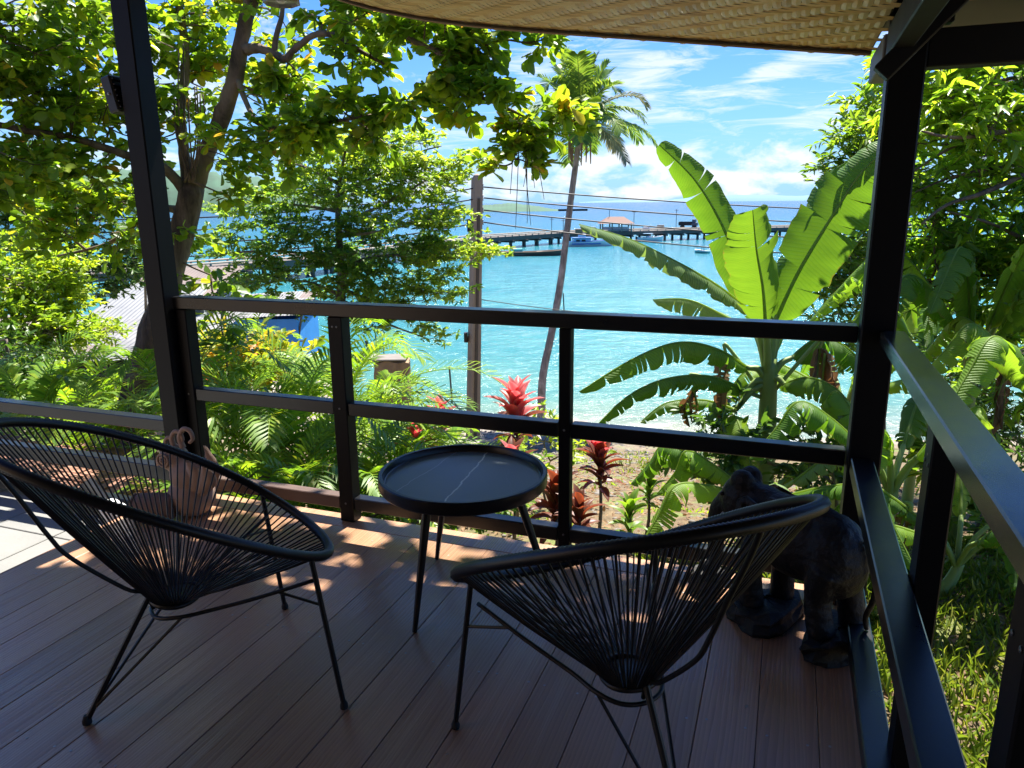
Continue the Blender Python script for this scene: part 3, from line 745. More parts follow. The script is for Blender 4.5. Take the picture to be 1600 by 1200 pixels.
class Tree:
    def __init__(s, name, base, label, cat='tree', group=None):
        s.root = empty(name, base, label=label, cat=cat, group=group); s.b = Vector(base)
        s.skel = []; s.tw = MB(); s.C = []; s.D = []; s.N = []; s.L = []; s.W = []; s.A = []
    def limb(s, P, R, name, mat, n=10):
        "P: list of world points"
        Q = smooth_path([tuple(p) for p in P], 5); R = np.interp(np.linspace(0, 1, len(Q)), np.linspace(0, 1, len(R)), R)
        Q = [q+rng.normal(0, r*.06, 3) for q, r in zip(Q, R)]
        mb = MB(); mb.tube(Q, list(R*(1+rng.normal(0, .05, len(Q)))), n); s.skel += [np.array(q) for q in Q]
        return mb.build(name, mat, s.root, smooth='all', off=s.b)
    def twigtube(s, P, R, n=5): s.tw.tube(P, R, n, cap=False)
    def blob(s, c, r, ntw, L, W, kind, tl=.35, per=9, up=.25, lean=(0, 0, 0), droop=.15, vr=(0, 1), cl=6, flat=.45, nup=1.0, axes=None):
        "leafy mass: axes = (right, up, forward) half sizes"
        c = np.array(c); sk = np.array(s.skel); ax = axes or (np.array(RT), np.array((0, 0, 1.)), np.array(H2))
        def rnd(k):
            v = rng.normal(0, 1, (k, 3)); v = v/np.linalg.norm(v, axis=1)[:, None]*rng.random((k, 1))**.45
            return c+v[:, 0:1]*r[0]*ax[0]+v[:, 1:2]*r[1]*ax[1]+v[:, 2:3]*r[2]*ax[2]
        a = sk[np.argmin(((sk-c)**2).sum(1))]
        L0 = np.linalg.norm(c-a)
        if L0 > .2:
            mid = (a+c)/2+rng.normal(0, .08*L0, 3); P = smooth_path([a, mid, c], 4); s.twigtube(P, list(np.linspace(.008+.010*L0, .007, len(P))), 6); s.skel += [np.array(q) for q in P]
        k = max(1, int(ntw/cl)); cc = rnd(k); sk = np.array(s.skel)
        lean = np.array(lean, float)
        for q in cc:
            a = sk[np.argmin(((sk-q)**2).sum(1)+((sk[:, 2]-q[2]) > .2)*.3)]
            P = smooth_path([a, (a+q)/2+rng.normal(0, .05, 3)*np.linalg.norm(q-a), q], 3); s.twigtube(P, list(np.linspace(.008, .004, len(P))), 4)
            out = nrm(q-c+1e-3)
            for _ in range(cl):
                d = rng.normal(0, 1, 3)*np.array([1, 1, flat])+out*.6+lean+np.array([0, 0, up]); d = nrm(d)
                e = q+d*tl*rng.uniform(.6, 1.2); s.twigtube([q, q+(e-q)*.5+np.array([0, 0, -.02]), e], [.0035, .003, .002], 3)
                m_ = rng.poisson(per)+2; f = np.sqrt(rng.random(m_)); f[f > .75] = .95+.05*rng.random((f > .75).sum())
                cen = q+(e-q)*f[:, None]+rng.normal(0, .01, (m_, 3))
                dd = nrm(rng.normal(0, 1, (m_, 3))*np.array([1, 1, .5])+d*.9+np.array([0, 0, -droop]))
                nn = nrm(np.array([0, 0, nup])+rng.normal(0, .45, (m_, 3)))
                s.C.append(cen); s.D.append(dd); s.N.append(nn)
                sz = rng.uniform(.5, 1.2, m_); s.L.append(L*sz); s.W.append(W*sz*rng.uniform(.85, 1.1, m_))
                tone = rng.uniform(-.22, .22); s.A.append(np.clip(vr[0]+(vr[1]-vr[0])*(rng.beta(2, 2.6, m_)+tone), 0, 1)); s.k = kind
    def finish(s, mat, bark, crown='crown'):
        if s.tw.V: s.tw.build('twigs', bark, s.root, off=s.b)['kind'] = 'stuff'
        V, F, A = leaf_mesh(np.concatenate(s.C), np.concatenate(s.D), np.concatenate(s.N), np.concatenate(s.L), np.concatenate(s.W), s.k, np.concatenate(s.A))
        o = mesh_obj(crown, V-np.array(s.b), F, mat, s.root, vals={'v': A}); o['kind'] = 'stuff'
        return o
def P3(*a): return [tuple(at(x, y, s_)) for x, y, s_ in a]
def Bpix(T, px, py, s_, rx, ry, rs, n, *a, **k):
    sc_ = s_/FPX*1.03; T.blob(at(px, py, s_), (rx*sc_, ry*sc_, rs), n, *a, **k)

# ------------------------------------------------------------------ the big tree on the left
tA = Tree('broadleaf_tree', gb(212, 7.2, -.1), 'big broad-leaved tree with leaning brown trunk behind the left roof post')
g0 = gb(205, 7.2, -.15)
tA.limb([tuple(g0)]+P3((212, 660, 7.2), (236, 540, 7.3), (262, 450, 7.4), (283, 370, 7.45), (302, 292, 7.5)), [.22, .175, .145, .13, .11, .11], 'trunk', M_BARK, 14)
tA.limb(P3((302, 296, 7.5), (322, 240, 7.5), (345, 190, 7.4), (368, 120, 7.3), (380, 50, 7.2), (397, -20, 7.1), (420, -160, 7.0), (455, -330, 6.9)), [.10, .082, .078, .072, .068, .06, .05, .03], 'limb', M_BARK, 12)
tA.limb(P3((300, 300, 7.5), (288, 240, 7.6), (282, 170, 7.7), (290, 90, 7.9), (278, 0, 8.0), (240, -160, 8.2)), [.09, .055, .045, .04, .035, .02], 'limb', M_BARK, 8)
tA.limb(P3((298, 310, 7.5), (255, 262, 7.3), (190, 240, 7.0), (110, 215, 6.8), (20, 200, 6.6), (-120, 160, 6.3)), [.07, .045, .035, .03, .025, .015], 'limb', M_BARK, 8)
tA.limb(P3((292, 330, 7.5), (240, 330, 7.9), (170, 380, 8.2), (90, 400, 8.4)), [.05, .03, .022, .012], 'limb', M_BARK, 7)
tA.limb(P3((383, 78, 7.2), (405, 76, 7.1), (428, 84, 7.0), (445, 92, 6.95), (460, 78, 6.9), (488, 56, 6.8), (520, 54, 6.7), (560, 78, 6.6), (600, 100, 6.5)), [.055, .04, .036, .034, .03, .028, .026, .02, .01], 'limb', M_BARK, 8)
tA.limb(P3((428, 84, 7.0), (432, 55, 7.0), (440, 25, 7.0), (452, -40, 7.0), (520, -160, 6.8)), [.03, .024, .022, .02, .01], 'limb', M_BARK, 7)
tA.limb(P3((520, -160, 6.8), (560, -60, 6.3), (600, 20, 6.1), (640, 60, 6.0), (690, 85, 5.95), (715, 120, 5.95), (745, 148, 5.95), (790, 168, 6.0), (830, 185, 6.05), (900, 196, 6.1)), [.03, .026, .022, .02, .02, .018, .014, .012, .009, .005], 'limb', M_BARK, 7)
tA.limb(P3((370, 120, 7.3), (400, 190, 7.0), (450, 200, 6.8), (520, 190, 6.6), (600, 178, 6.5), (680, 165, 6.3)), [.03, .022, .018, .014, .012, .006], 'limb', M_BARK, 7)
# aerial roots and the fern-like growth at the fork
for i in range(9):
    x = 272+i*6+random.uniform(-4, 4); y1 = random.uniform(60, 150)
    tA.limb(P3((x, y1, 7.3), (x+random.uniform(-4, 4), (y1+290)/2, 7.25), (290+random.uniform(-8, 14), 285, 7.35)), [.006, .008, .010], 'aerial_root', M_BARK, 5)
k_ = dict(kind='broad', tl=.33, per=8, vr=(.1, 1.0), droop=.35, flat=.5)
LA, WA = .130, .086
for b in [(-30, 30, 6.2, 120, 80, .8, 60), (60, 40, 7.0, 110, 60, .8, 62), (150, 20, 7.4, 80, 60, .8, 48), (40, 150, 6.8, 100, 50, .8, 58), (150, 120, 7.2, 80, 60, .7, 50), (170, 200, 7.1, 70, 40, .6, 36),
          (60, 250, 6.9, 90, 40, .7, 40), (150, 280, 7.4, 90, 40, .7, 44), (20, 320, 7.6, 80, 40, .6, 30), (120, 345, 7.8, 100, 35, .6, 36), (190, 340, 7.8, 60, 45, .6, 26), (-60, 220, 6.2, 90, 90, .8, 40),
          (300, 40, 7.6, 60, 50, .6, 40), (300, 130, 7.8, 60, 50, .6, 34), (345, 90, 7.9, 40, 60, .5, 20), (270, 210, 7.9, 50, 40, .5, 20), (400, 160, 7.0, 60, 34, .5, 30), (440, 30, 7.2, 60, 30, .5, 22), (520, 20, 6.9, 50, 20, .5, 18), (350, 20, 7.6, 50, 30, .5, 20),
          (420, 225, 6.9, 70, 24, .4, 28), (490, 205, 6.8, 60, 26, .4, 30), (560, 180, 6.6, 60, 24, .4, 28), (600, 210, 6.6, 40, 14, .3, 9), (350, 230, 7.3, 40, 30, .4, 18), (240, 400, 7.6, 60, 24, .4, 10),
          (470, 120, 6.9, 50, 22, .4, 16), (600, 40, 6.2, 60, 22, .4, 30), (680, 50, 6.0, 60, 22, .4, 32), (560, 95, 6.6, 40, 20, .4, 18), (760, 70, 5.95, 50, 20, .3, 20), (815, 66, 5.9, 40, 12, .25, 11), (700, 120, 5.95, 40, 26, .35, 20), (755, 150, 5.95, 45, 18, .3, 20),
          (640, 160, 6.3, 50, 16, .3, 18), (720, 175, 6.2, 40, 14, .3, 12), (790, 190, 6.0, 30, 12, .2, 6), (880, 186, 6.1, 45, 12, .25, 14), (815, 215, 6.05, 26, 16, .2, 9), (800, 255, 6.05, 30, 18, .2, 12), (850, 205, 6.1, 30, 10, .2, 6),
          (300, 340, 7.5, 40, 40, .3, 7), (340, 300, 7.3, 50, 14, .3, 8), (330, 430, 7.3, 30, 30, .3, 7), (340, 480, 7.2, 24, 40, .3, 6),
          ]:
    kk = dict(k_)
    if b[0] > 440 or b[4] < 21: kk.update(tl=.15, cl=4)
    Bpix(tA, b[0], b[1], b[2]+(.35 if 280 < b[0] < 480 and b[1] < 180 else 0), *b[3:6], int(b[6]*(1.35 if b[0] < 240 else 1.15 if b[0] < 450 else 1.4)), LA, WA, **kk)
# crown above the picture and reaching over the roof
for b in [(100, -150, 7.2, 200, 100, 1.2, 70), (400, -200, 7.0, 200, 100, 1.2, 80), (700, -200, 6.4, 200, 90, 1.2, 70)]:
    Bpix(tA, *b[:6], b[6], LA*1.1, WA*1.1, **{**k_, 'per': 6, 'cl': 5})
tA.limb([tuple(at(455, -330, 6.9)), (-2.2, 5.6, 4.6), (-.9, 5.0, 5.0), (.6, 4.9, 5.2)], [.05, .045, .035, .02], 'limb', M_BARK, 7)
for c_, r_, n_ in [((-1.9, 4.7, 5.0), (.8, .45, .8), 95), ((-.7, 4.7, 5.1), (.8, .45, .8), 160), ((.25, 4.6, 5.2), (.5, .45, .7), 120)]:  # unseen leaf masses of the crown, shaped to throw dappled shade on the deck
    tA.blob(c_, r_, n_, LA*1.15, WA*1.15, **{**k_, 'per': 6, 'cl': 5})
# hanging rootlets by the low cluster
for i in range(7):
    x = 800+i*7+random.uniform(-3, 3); y1 = random.uniform(285, 365)
    tA.limb(P3((x+random.uniform(-4, 8), 188, 6.05), (x+random.uniform(-8, 8), 240, 6.05), (x+random.uniform(-10, 12), y1, 6.05)), [.004, .004, .002], 'aerial_root', M_BARK, 4)
tA.finish(M_LALMOND, M_BARK)

# ------------------------------------------------------------------ tiered yellow green tree
tB = Tree('tiered_tree', gb(528, 15, -.1), 'tiered yellow-green tree left of the utility pole, above the railing')
tB.limb([tuple(gb(530, 15, -.1))]+P3((528, 560, 15), (530, 500, 15), (534, 440, 15), (530, 380, 15), (528, 320, 15), (535, 260, 15), (545, 215, 15)), [.20, .13, .11, .09, .07, .05, .03, .015], 'trunk', M_BARKG, 10)
for pth in [((530, 420, 15), (590, 400, 14.7), (660, 402, 14.4), (740, 404, 14.2)), ((530, 400, 15), (470, 395, 15), (400, 392, 15), (340, 398, 15)), ((530, 350, 15), (600, 320, 14.8), (660, 285, 14.6), (735, 245, 14.4)), ((532, 330, 15), (460, 320, 15.2), (390, 316, 15.2)),
            ((534, 300, 15), (600, 270, 15), (650, 240, 15), (690, 228, 15)), ((534, 290, 15), (480, 262, 15.2), (430, 250, 15.3)), ((530, 450, 15), (590, 470, 14.6), (660, 470, 14.3)), ((530, 460, 15), (480, 440, 15), (430, 440, 15)), ((530, 370, 15), (600, 360, 14.2), (700, 335, 14)), ((534, 470, 15), (590, 500, 14.5), (670, 530, 14.3))]:
    tB.limb(P3(*pth), [.05, .03, .02, .01], 'limb', M_BARKG, 6)
kb = dict(kind='oval', tl=.42, per=13, flat=.22, up=.05, droop=.0)
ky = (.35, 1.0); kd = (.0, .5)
for b in [(545, 225, 15, 40, 22, .8, 40, ky), (610, 215, 15, 50, 16, .8, 40, ky), (500, 250, 15.2, 60, 24, 1, 60, ky), (600, 262, 14.9, 70, 22, .9, 70, ky), (690, 250, 14.6, 45, 13, .6, 34, ky), (660, 290, 14.5, 60, 16, .7, 50, ky), (560, 300, 14.8, 80, 22, 1, 70, (.2, .9)),
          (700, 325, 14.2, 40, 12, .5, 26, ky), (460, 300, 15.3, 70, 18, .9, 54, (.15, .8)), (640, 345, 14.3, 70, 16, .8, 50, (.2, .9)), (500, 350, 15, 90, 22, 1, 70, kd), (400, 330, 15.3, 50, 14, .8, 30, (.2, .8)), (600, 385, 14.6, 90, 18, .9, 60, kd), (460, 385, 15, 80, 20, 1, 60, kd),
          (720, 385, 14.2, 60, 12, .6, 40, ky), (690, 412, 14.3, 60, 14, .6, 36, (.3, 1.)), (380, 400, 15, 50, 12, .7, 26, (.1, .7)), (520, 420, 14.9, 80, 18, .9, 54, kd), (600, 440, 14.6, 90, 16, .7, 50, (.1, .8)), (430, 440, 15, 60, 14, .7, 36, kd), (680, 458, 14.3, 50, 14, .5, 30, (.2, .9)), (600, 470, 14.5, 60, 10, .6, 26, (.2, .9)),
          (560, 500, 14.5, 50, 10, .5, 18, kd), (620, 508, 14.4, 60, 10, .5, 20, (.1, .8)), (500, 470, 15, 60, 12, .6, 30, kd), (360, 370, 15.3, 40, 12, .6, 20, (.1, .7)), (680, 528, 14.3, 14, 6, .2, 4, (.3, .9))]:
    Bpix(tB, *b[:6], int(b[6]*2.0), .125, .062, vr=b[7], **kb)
tB.finish(M_LYEL, M_BARKG)

# ------------------------------------------------------------------ left side trees and shrubs
def bush(name, label, cat, px, s_, blobs, L, W_, kind, mat, trunkpx=None, group=None, per=10, tl=.3, r=.08, flat=.7, bark=None, top=None, nup=1.0):
    base = gb(px, s_, -.05); T = Tree(name, base, label, cat, group)
    ty = top or min(b[1] for b in blobs)+30
    tp = at(trunkpx or px, ty, s_)
    T.limb([tuple(base), tuple(base.lerp(tp, .5)+Vector((random.uniform(-.1, .1), 0, 0))), tuple(tp)], [r, r*.7, r*.3], 'trunk', bark or M_BARKG, 7)
    for b in blobs: Bpix(T, *b[:6], int(b[6]*1.7), L, W_, kind, tl=tl, per=per, vr=b[7] if len(b) > 7 else (0, 1), flat=flat, nup=nup)
    T.finish(mat, bark or M_BARKG); return T
bush('dark_tree', 'dark dense tree far left, standing before the bay', 'tree', 60, 22, [(40, 290, 22, 120, 50, 1.5, 130), (110, 350, 22, 100, 60, 1.5, 150), (20, 390, 22, 90, 60, 1.5, 110), (200, 390, 22, 45, 40, 1, 60), (150, 430, 22, 60, 30, 1, 60)], .20, .09, 'oval', M_LDARK, r=.25, tl=.5, per=12, top=330)
bush('grey_green_tree', 'small grey-green tree between the big trunk and the shack roofs', 'tree', 226, 24, [(226, 400, 24, 20, 30, .7, 34), (222, 440, 24, 18, 16, .7, 16)], .16, .07, 'oval', M_LMID, r=.10, tl=.4)
bush('climber_bush', 'tall light-green bush overgrown with climbers at the left edge', 'bush', 60, 10, [(30, 430, 10, 70, 60, .9, 110), (95, 440, 10.4, 45, 45, .7, 70, (.4, 1)), (20, 530, 9.6, 70, 60, .9, 110), (80, 530, 10, 45, 50, .7, 70), (110, 480, 10.5, 26, 30, .4, 26, (.4, 1)), (-60, 460, 10, 80, 120, 1, 90)], .11, .055, 'oval', M_LBRIGHT, per=11, r=.10)
bush('dark_green_bush', 'dark green bush at the far left edge behind the lounge chair', 'bush', 10, 8.2, [(0, 590, 8.2, 60, 40, .6, 50), (40, 610, 8.0, 50, 30, .5, 36), (-60, 500, 8.4, 60, 120, .8, 60)], .10, .05, 'oval', M_LDARK, r=.05)  # bush in the dark leaf colour
bush('pale_shrub', 'pale green shrub growing against the grey shack roof', 'shrub', 160, 17, [(165, 512, 17, 30, 14, .6, 30, (.3, 1)), (120, 520, 17, 36, 22, .7, 40, (.3, 1)), (192, 522, 17, 10, 6, .3, 6)], .12, .06, 'oval', M_LBRIGHT, r=.05)
bush('croton_bush', 'yellow and orange croton bush right of the left roof post', 'shrub', 390, 9.5, [(370, 560, 9.5, 50, 28, .6, 44), (430, 580, 9.3, 40, 24, .5, 34), (350, 600, 9.2, 40, 30, .5, 26)], .17, .075, 'broad', m_leaf('croton_leaf', [(0, (.10, .20, .02)), (.4, (.30, .34, .03)), (.75, (.45, .36, .04)), (1, (.50, .12, .04))], .45), r=.04, per=8)
bush('green_shrub', 'green leafy shrub directly behind the left corner of the railing', 'shrub', 350, 6.6, [(345, 500, 6.6, 20, 36, .3, 9), (355, 540, 6.6, 22, 20, .3, 8)], .13, .07, 'broad', M_LMID, r=.02, per=6)
bush('garden_shrub', 'low bright shrub in front of the shacks, left of the trunk', 'shrub', 70, 11.5, [(60, 600, 11.5, 80, 30, .8, 60, (.2, 1)), (140, 620, 11.5, 50, 20, .6, 36, (.3, 1)), (20, 650, 9.5, 90, 30, .7, 60)], .13, .06, 'oval', M_LBRIGHT, r=.04)

# ------------------------------------------------------------------ right side trees
tR = Tree('mango_tree', gb(1640, 6.5, -.1), 'dense leafy tree with thin arching branches right of the right roof post')
tR.limb([tuple(gb(1660, 6.5, -.1))]+P3((1660, 560, 6.5), (1680, 420, 6.5), (1700, 300, 6.4), (1720, 150, 6.4), (1700, -50, 6.4)), [.16, .14, .12, .10, .08, .04], 'trunk', M_BARK, 10)
for pth in [((1690, 300, 6.4), (1620, 262, 6.1), (1560, 262, 6.0), (1490, 276, 5.9), (1430, 300, 5.9)), ((1700, 240, 6.4), (1610, 190, 6.1), (1540, 205, 6.0), (1470, 240, 5.9), (1425, 270, 5.8)), ((1700, 150, 6.4), (1600, 120, 6.1), (1500, 150, 6.0), (1430, 170, 5.9)), ((1680, 420, 6.5), (1610, 380, 6.0), (1550, 350, 5.9), (1480, 330, 5.8)),
            ((1700, 60, 6.4), (1580, 60, 6.1), (1480, 90, 6.0)), ((1670, 480, 6.5), (1600, 440, 6.3), (1520, 430, 6.2), (1450, 440, 6.2)), ((1620, 262, 6.1), (1540, 300, 5.7), (1480, 320, 5.6), (1440, 350, 5.5)), ((1600, 200, 6.0), (1500, 215, 5.6), (1440, 205, 5.5))]:
    tR.limb(P3(*pth), [.028, .02, .015, .011, .006], 'limb', M_BARK, 6)
kr = dict(kind='lance', tl=.30, per=8, droop=.3, flat=.6)
for b in [(1480, 140, 6.2, 70, 40, .5, 50, (.3, 1)), (1570, 140, 6.2, 60, 45, .6, 46), (1490, 200, 6.1, 70, 35, .5, 46, (.3, 1)), (1580, 230, 6.3, 60, 45, .6, 40), (1470, 290, 6.2, 60, 35, .5, 36), (1560, 320, 6.3, 70, 45, .6, 44), (1460, 370, 6.3, 50, 40, .5, 34), (1540, 400, 6.3, 70, 40, .6, 44), (1450, 440, 6.5, 50, 30, .5, 24), (1590, 440, 6.3, 50, 50, .6, 36),
          (1480, 90, 6.3, 80, 30, .5, 34), (1600, 80, 6.3, 60, 40, .6, 30), (1580, 520, 6.2, 40, 40, .5, 24), (1500, 480, 6.4, 50, 30, .5, 20), (1660, 250, 6.6, 60, 180, .6, 50), (1590, 600, 6.2, 30, 40, .5, 18), (1500, -40, 6.6, 130, 60, .6, 26)]:
    Bpix(tR, *b[:6], int(b[6]*1.35), .15, .042, vr=b[7] if len(b) > 7 else (0, .85), **kr)
tR.finish(m_leaf('mango_leaf', [(0, (.05, .12, .018)), (.5, (.16, .28, .025)), (1, (.32, .40, .035))], .55, .34, tk=2.0), M_BARK)
bush('dark_fruit_tree', 'dark green tree behind the banana plant, left of the right roof post', 'tree', 1390, 11, [(1330, 230, 11, 40, 26, .8, 34, (.3, 1)), (1370, 190, 11, 30, 40, .8, 34, (.3, 1)), (1300, 280, 11, 30, 26, .6, 26), (1360, 300, 11, 50, 50, .9, 60), (1300, 330, 11, 22, 16, .5, 12), (1400, 250, 11, 60, 90, 1, 80), (1330, 400, 11, 60, 50, .9, 60), (1310, 460, 11, 50, 40, .8, 50), (1400, 400, 11, 60, 90, 1, 60), (1370, 150, 11, 24, 12, .5, 8, (.5, 1)), (1450, 150, 11.5, 80, 90, 1, 60), (1560, 420, 11.5, 90, 70, 1, 50), (1300, 520, 10.5, 50, 30, .7, 24)], .15, .055, 'oval', M_LMID, per=10, r=.15, tl=.35)
bush('star_leaf_shrub', 'shrub with starry leaf rosettes beyond the right railing', 'shrub', 1560, 7.5, [(1500, 590, 7.5, 40, 26, .4, 26), (1560, 640, 7.5, 50, 30, .5, 34), (1480, 560, 7.5, 40, 20, .4, 18), (1570, 560, 7.5, 40, 30, .4, 22), (1590, 700, 7.0, 30, 24, .4, 16), (1530, 670, 7.5, 30, 14, .4, 12)], .12, .03, 'lance', M_LDARK, per=9, r=.04)

# ------------------------------------------------------------------ bananas
def banana_leaf(P, Wd, up, mat, tears=8, fold=.35, parent=None, off=(0, 0, 0), n=40, curl=.5, tk=.007, seed=None, blunt=.6, splay=.05):
    r = np.random.default_rng(seed if seed is not None else rng.integers(1e9))
    Q = smooth_path([tuple(p) for p in P], max(2, n//max(1, len(P)-1))); Q = np.array(Q); n = len(Q)
    T = nrm(np.gradient(Q, axis=0)); up = np.array(up, float)
    t = np.linspace(0, 1, n); S = nrm(np.cross(T, up[None])); N = np.cross(S, T)
    Ltot = np.linalg.norm(np.diff(Q, axis=0), axis=1).sum()
    prof = Wd*np.clip(np.sin(PI*np.clip(t**.85*.97+.015, 0, 1)), 0, 1)**blunt*(1+.05*np.sin(t*17+Wd*90)+.03*np.sin(t*41))
    V = []; F = []; A = []; LV = []; LU = []
    tone = r.uniform(.25, .8)
    for sd in (-1, 1):
        cuts = sorted(set([0, n-1]+[int(c) for c in r.integers(3, n-3, tears)]))
        for a, b in zip(cuts[:-1], cuts[1:]):
            if b-a < 1: continue
            dr = r.uniform(-.12, .30)*(1.3 if tears > 8 else .8 if tears > 3 else .3); mid = (a+b)/2; w_s = r.uniform(.93, 1.03)
            n0 = len(V); K = 5
            for i in range(a, b+1):
                for j in range(K+1):
                    u_ = j/K; ang = fold+dr*u_+curl*u_*u_
                    sh = (mid-i)/n*Ltot*min(.5, splay*4)*u_*u_ if tears > 3 else 0
                    rag = 1+.012*math.sin(i*2.3+sd)
                    # veins run slightly forward
                    p = Q[i]+S[i]*sd*prof[i]*w_s*rag*u_*math.cos(ang)-N[i]*prof[i]*u_*math.sin(ang)+T[i]*(prof[i]*u_*.16*math.sin(PI*t[i])+sh)
                    p = p + N[i]*.006*math.sin(i*1.9+sd*2)*u_
                    V.append(p); A.append(tone+.12*r.normal()*.2); LV.append(t[i]); LU.append(u_)
            for i in range(b-a):
                for j in range(K):
                    q = n0+i*(K+1)+j; f = (q, q+1, q+K+2, q+K+1); F.append(f if sd > 0 else f[::-1])
    V = np.array(V)-np.array(off)
    o = mesh_obj('leaf', V, F, mat, parent, smooth=True, vals={'v': np.clip(A, 0, 1), 'lv': LV, 'lu': LU})
    mb = MB(); mb.tube(Q[:, :]-np.array(off), list(np.linspace(tk*1.6, tk*.25, n)), 6); mb.build('midrib', M_MIDRIB, o, smooth='all')
    return o
def petiole(P, r0, r1, parent, off):
    Q = smooth_path([tuple(p) for p in P], 6); mb = MB(); mb.tube([np.array(q)-np.array(off) for q in Q], list(np.linspace(r0, r1, len(Q))), 8); return mb.build('petiole', M_BANSTEM, parent, smooth='all')
CAMV = np.array(-_fw)
def banana(label, base, top, leaves, r=.10, group='banana plants', dry=()):
    root = empty('banana_plant', base, label=label, cat='banana plant', group=group)
    b = np.array(base); tp = np.array(top)
    mb = MB(); Q = smooth_path([b-b, (b*.5+tp*.5)-b+np.array([.02, 0, 0]), tp-b], 6); mb.tube(Q, list(np.linspace(r, r*.55, len(Q))), 12); mb.build('stem', M_BANSTEM, root, smooth='all')
    for li, lf in enumerate(leaves):
        P, Wd, up, mat, tears = lf[:5]; kw = dict(seed=40+li); kw.update(lf[5] if len(lf) > 5 else {})
        P = [np.array(p) for p in P]; low = tp-(tp-b)*.12
        d0 = P[0]-low
        petiole([low, low+d0*.5+np.array([0, 0, .05]), P[0], P[0]+(P[1]-P[0])*.1], r*.35, .014, root, b)
        banana_leaf(P, Wd, up, mat, tears, parent=root, off=b, **kw)
    for P, Wd in dry:
        P = [np.array(p) for p in P]
        petiole([tp-(tp-b)*.2, P[0]+np.array([0, 0, .08]), P[0]], .018, .012, root, b)
        for k in range(3):
            o = banana_leaf([q+rng.normal(0, .03, 3) for q in P], Wd*rng.uniform(.5, 1), rng.normal(0, 1, 3), M_DRY, 9, fold=1.1, parent=root, off=b, n=18, curl=.8)
            o.name = 'dry_leaf'
    return root
UPZ = (0, -.15, 1); 
def cv(a=0., b=0.): return tuple(CAMV+np.array(RT)*a+np.array((0, 0, 1.))*b)
S0 = 5.9
bb = gb(1200, S0, -.05); tt_ = at(1203, 560, S0)
banana('large banana plant with broad upright leaves beyond the railing, left of the right post', bb, tt_, [
    (P3((1186, 500, S0), (1165, 440, S0+.1), (1128, 350, S0+.15), (1085, 280, S0+.1), (1030, 226, S0-.1)), .17, cv(.1, -.15), M_BANANA, 7, dict(fold=.15, curl=.2, tk=.009, blunt=.5, splay=.03)),
    (P3((1196, 505, S0-.15), (1192, 450, S0-.3), (1182, 390, S0-.45), (1176, 328, S0-.6)), .25, cv(-.15, .25), M_BANANA, 6, dict(fold=.25, curl=.25, tk=.009, blunt=.42, splay=.04)),
    (P3((1212, 500, S0), (1250, 420, S0-.1), (1305, 330, S0-.2), (1350, 265, S0-.3), (1400, 225, S0-.4)), .27, cv(-.55, .1), M_BANANA, 11, dict(fold=.12, curl=.2, tk=.010, blunt=.45, splay=.04)),
    (P3((1220, 505, S0+.1), (1262, 430, S0+.3), (1300, 340, S0+.4), (1330, 250, S0+.4)), .26, cv(.2, .2), M_BANANA, 4, dict(fold=.2, blunt=.5)),
    (P3((1178, 490, S0), (1120, 445, S0-.1), (1050, 405, S0-.2), (980, 372, S0-.35), (905, 350, S0-.5)), .13, (-.1, -.25, 1), M_BANPALE, 9, dict(fold=.5, curl=.3, blunt=.5)),
    (P3((1180, 520, S0+.3), (1130, 492, S0+.5), (1075, 468, S0+.7), (1020, 468, S0+.9)), .16, (0, -.5, 1), M_BANPALE, 6, dict(fold=.45)),
    (P3((1170, 575, S0), (1120, 545, S0-.2), (1060, 535, S0-.35), (990, 560, S0-.5), (905, 612, S0-.6)), .16, (-.1, -.5, 1), M_BANANA, 20, dict(fold=.55, curl=.4)),
    (P3((1165, 610, S0), (1110, 588, S0-.3), (1040, 592, S0-.45), (980, 620, S0-.55), (925, 672, S0-.6)), .13, (0, -.6, 1), M_BANANA, 15, dict(fold=.6, curl=.5)),
    (P3((1235, 560, S0), (1275, 530, S0+.1), (1320, 540, S0+.1), (1370, 590, S0)), .20, UPZ, M_BANANA, 15, dict(fold=.5)),
    (P3((1200, 560, S0+.2), (1222, 470, S0+.7), (1240, 420, S0+1.0), (1262, 380, S0+1.2)), .2, cv(0, .3), M_BANANA, 3, dict(fold=.3)),
    (P3((1150, 640, S0), (1100, 625, S0+.1), (1040, 630, S0+.2), (1000, 660, S0+.2)), .10, UPZ, M_BANANA, 6, {}),
    (P3((1225, 600, S0-.1), (1265, 590, S0-.4), (1310, 610, S0-.6), (1350, 660, S0-.7)), .17, UPZ, M_BANANA, 6, dict(fold=.4)),
], .105, dry=[(P3((1280, 545, S0-.1), (1285, 590, S0-.1), (1290, 620, S0-.1)), .12), (P3((1135, 555, S0+.1), (1128, 600, S0), (1135, 660, S0)), .08), (P3((1085, 600, S0), (1078, 630, S0), (1082, 655, S0)), .06)])
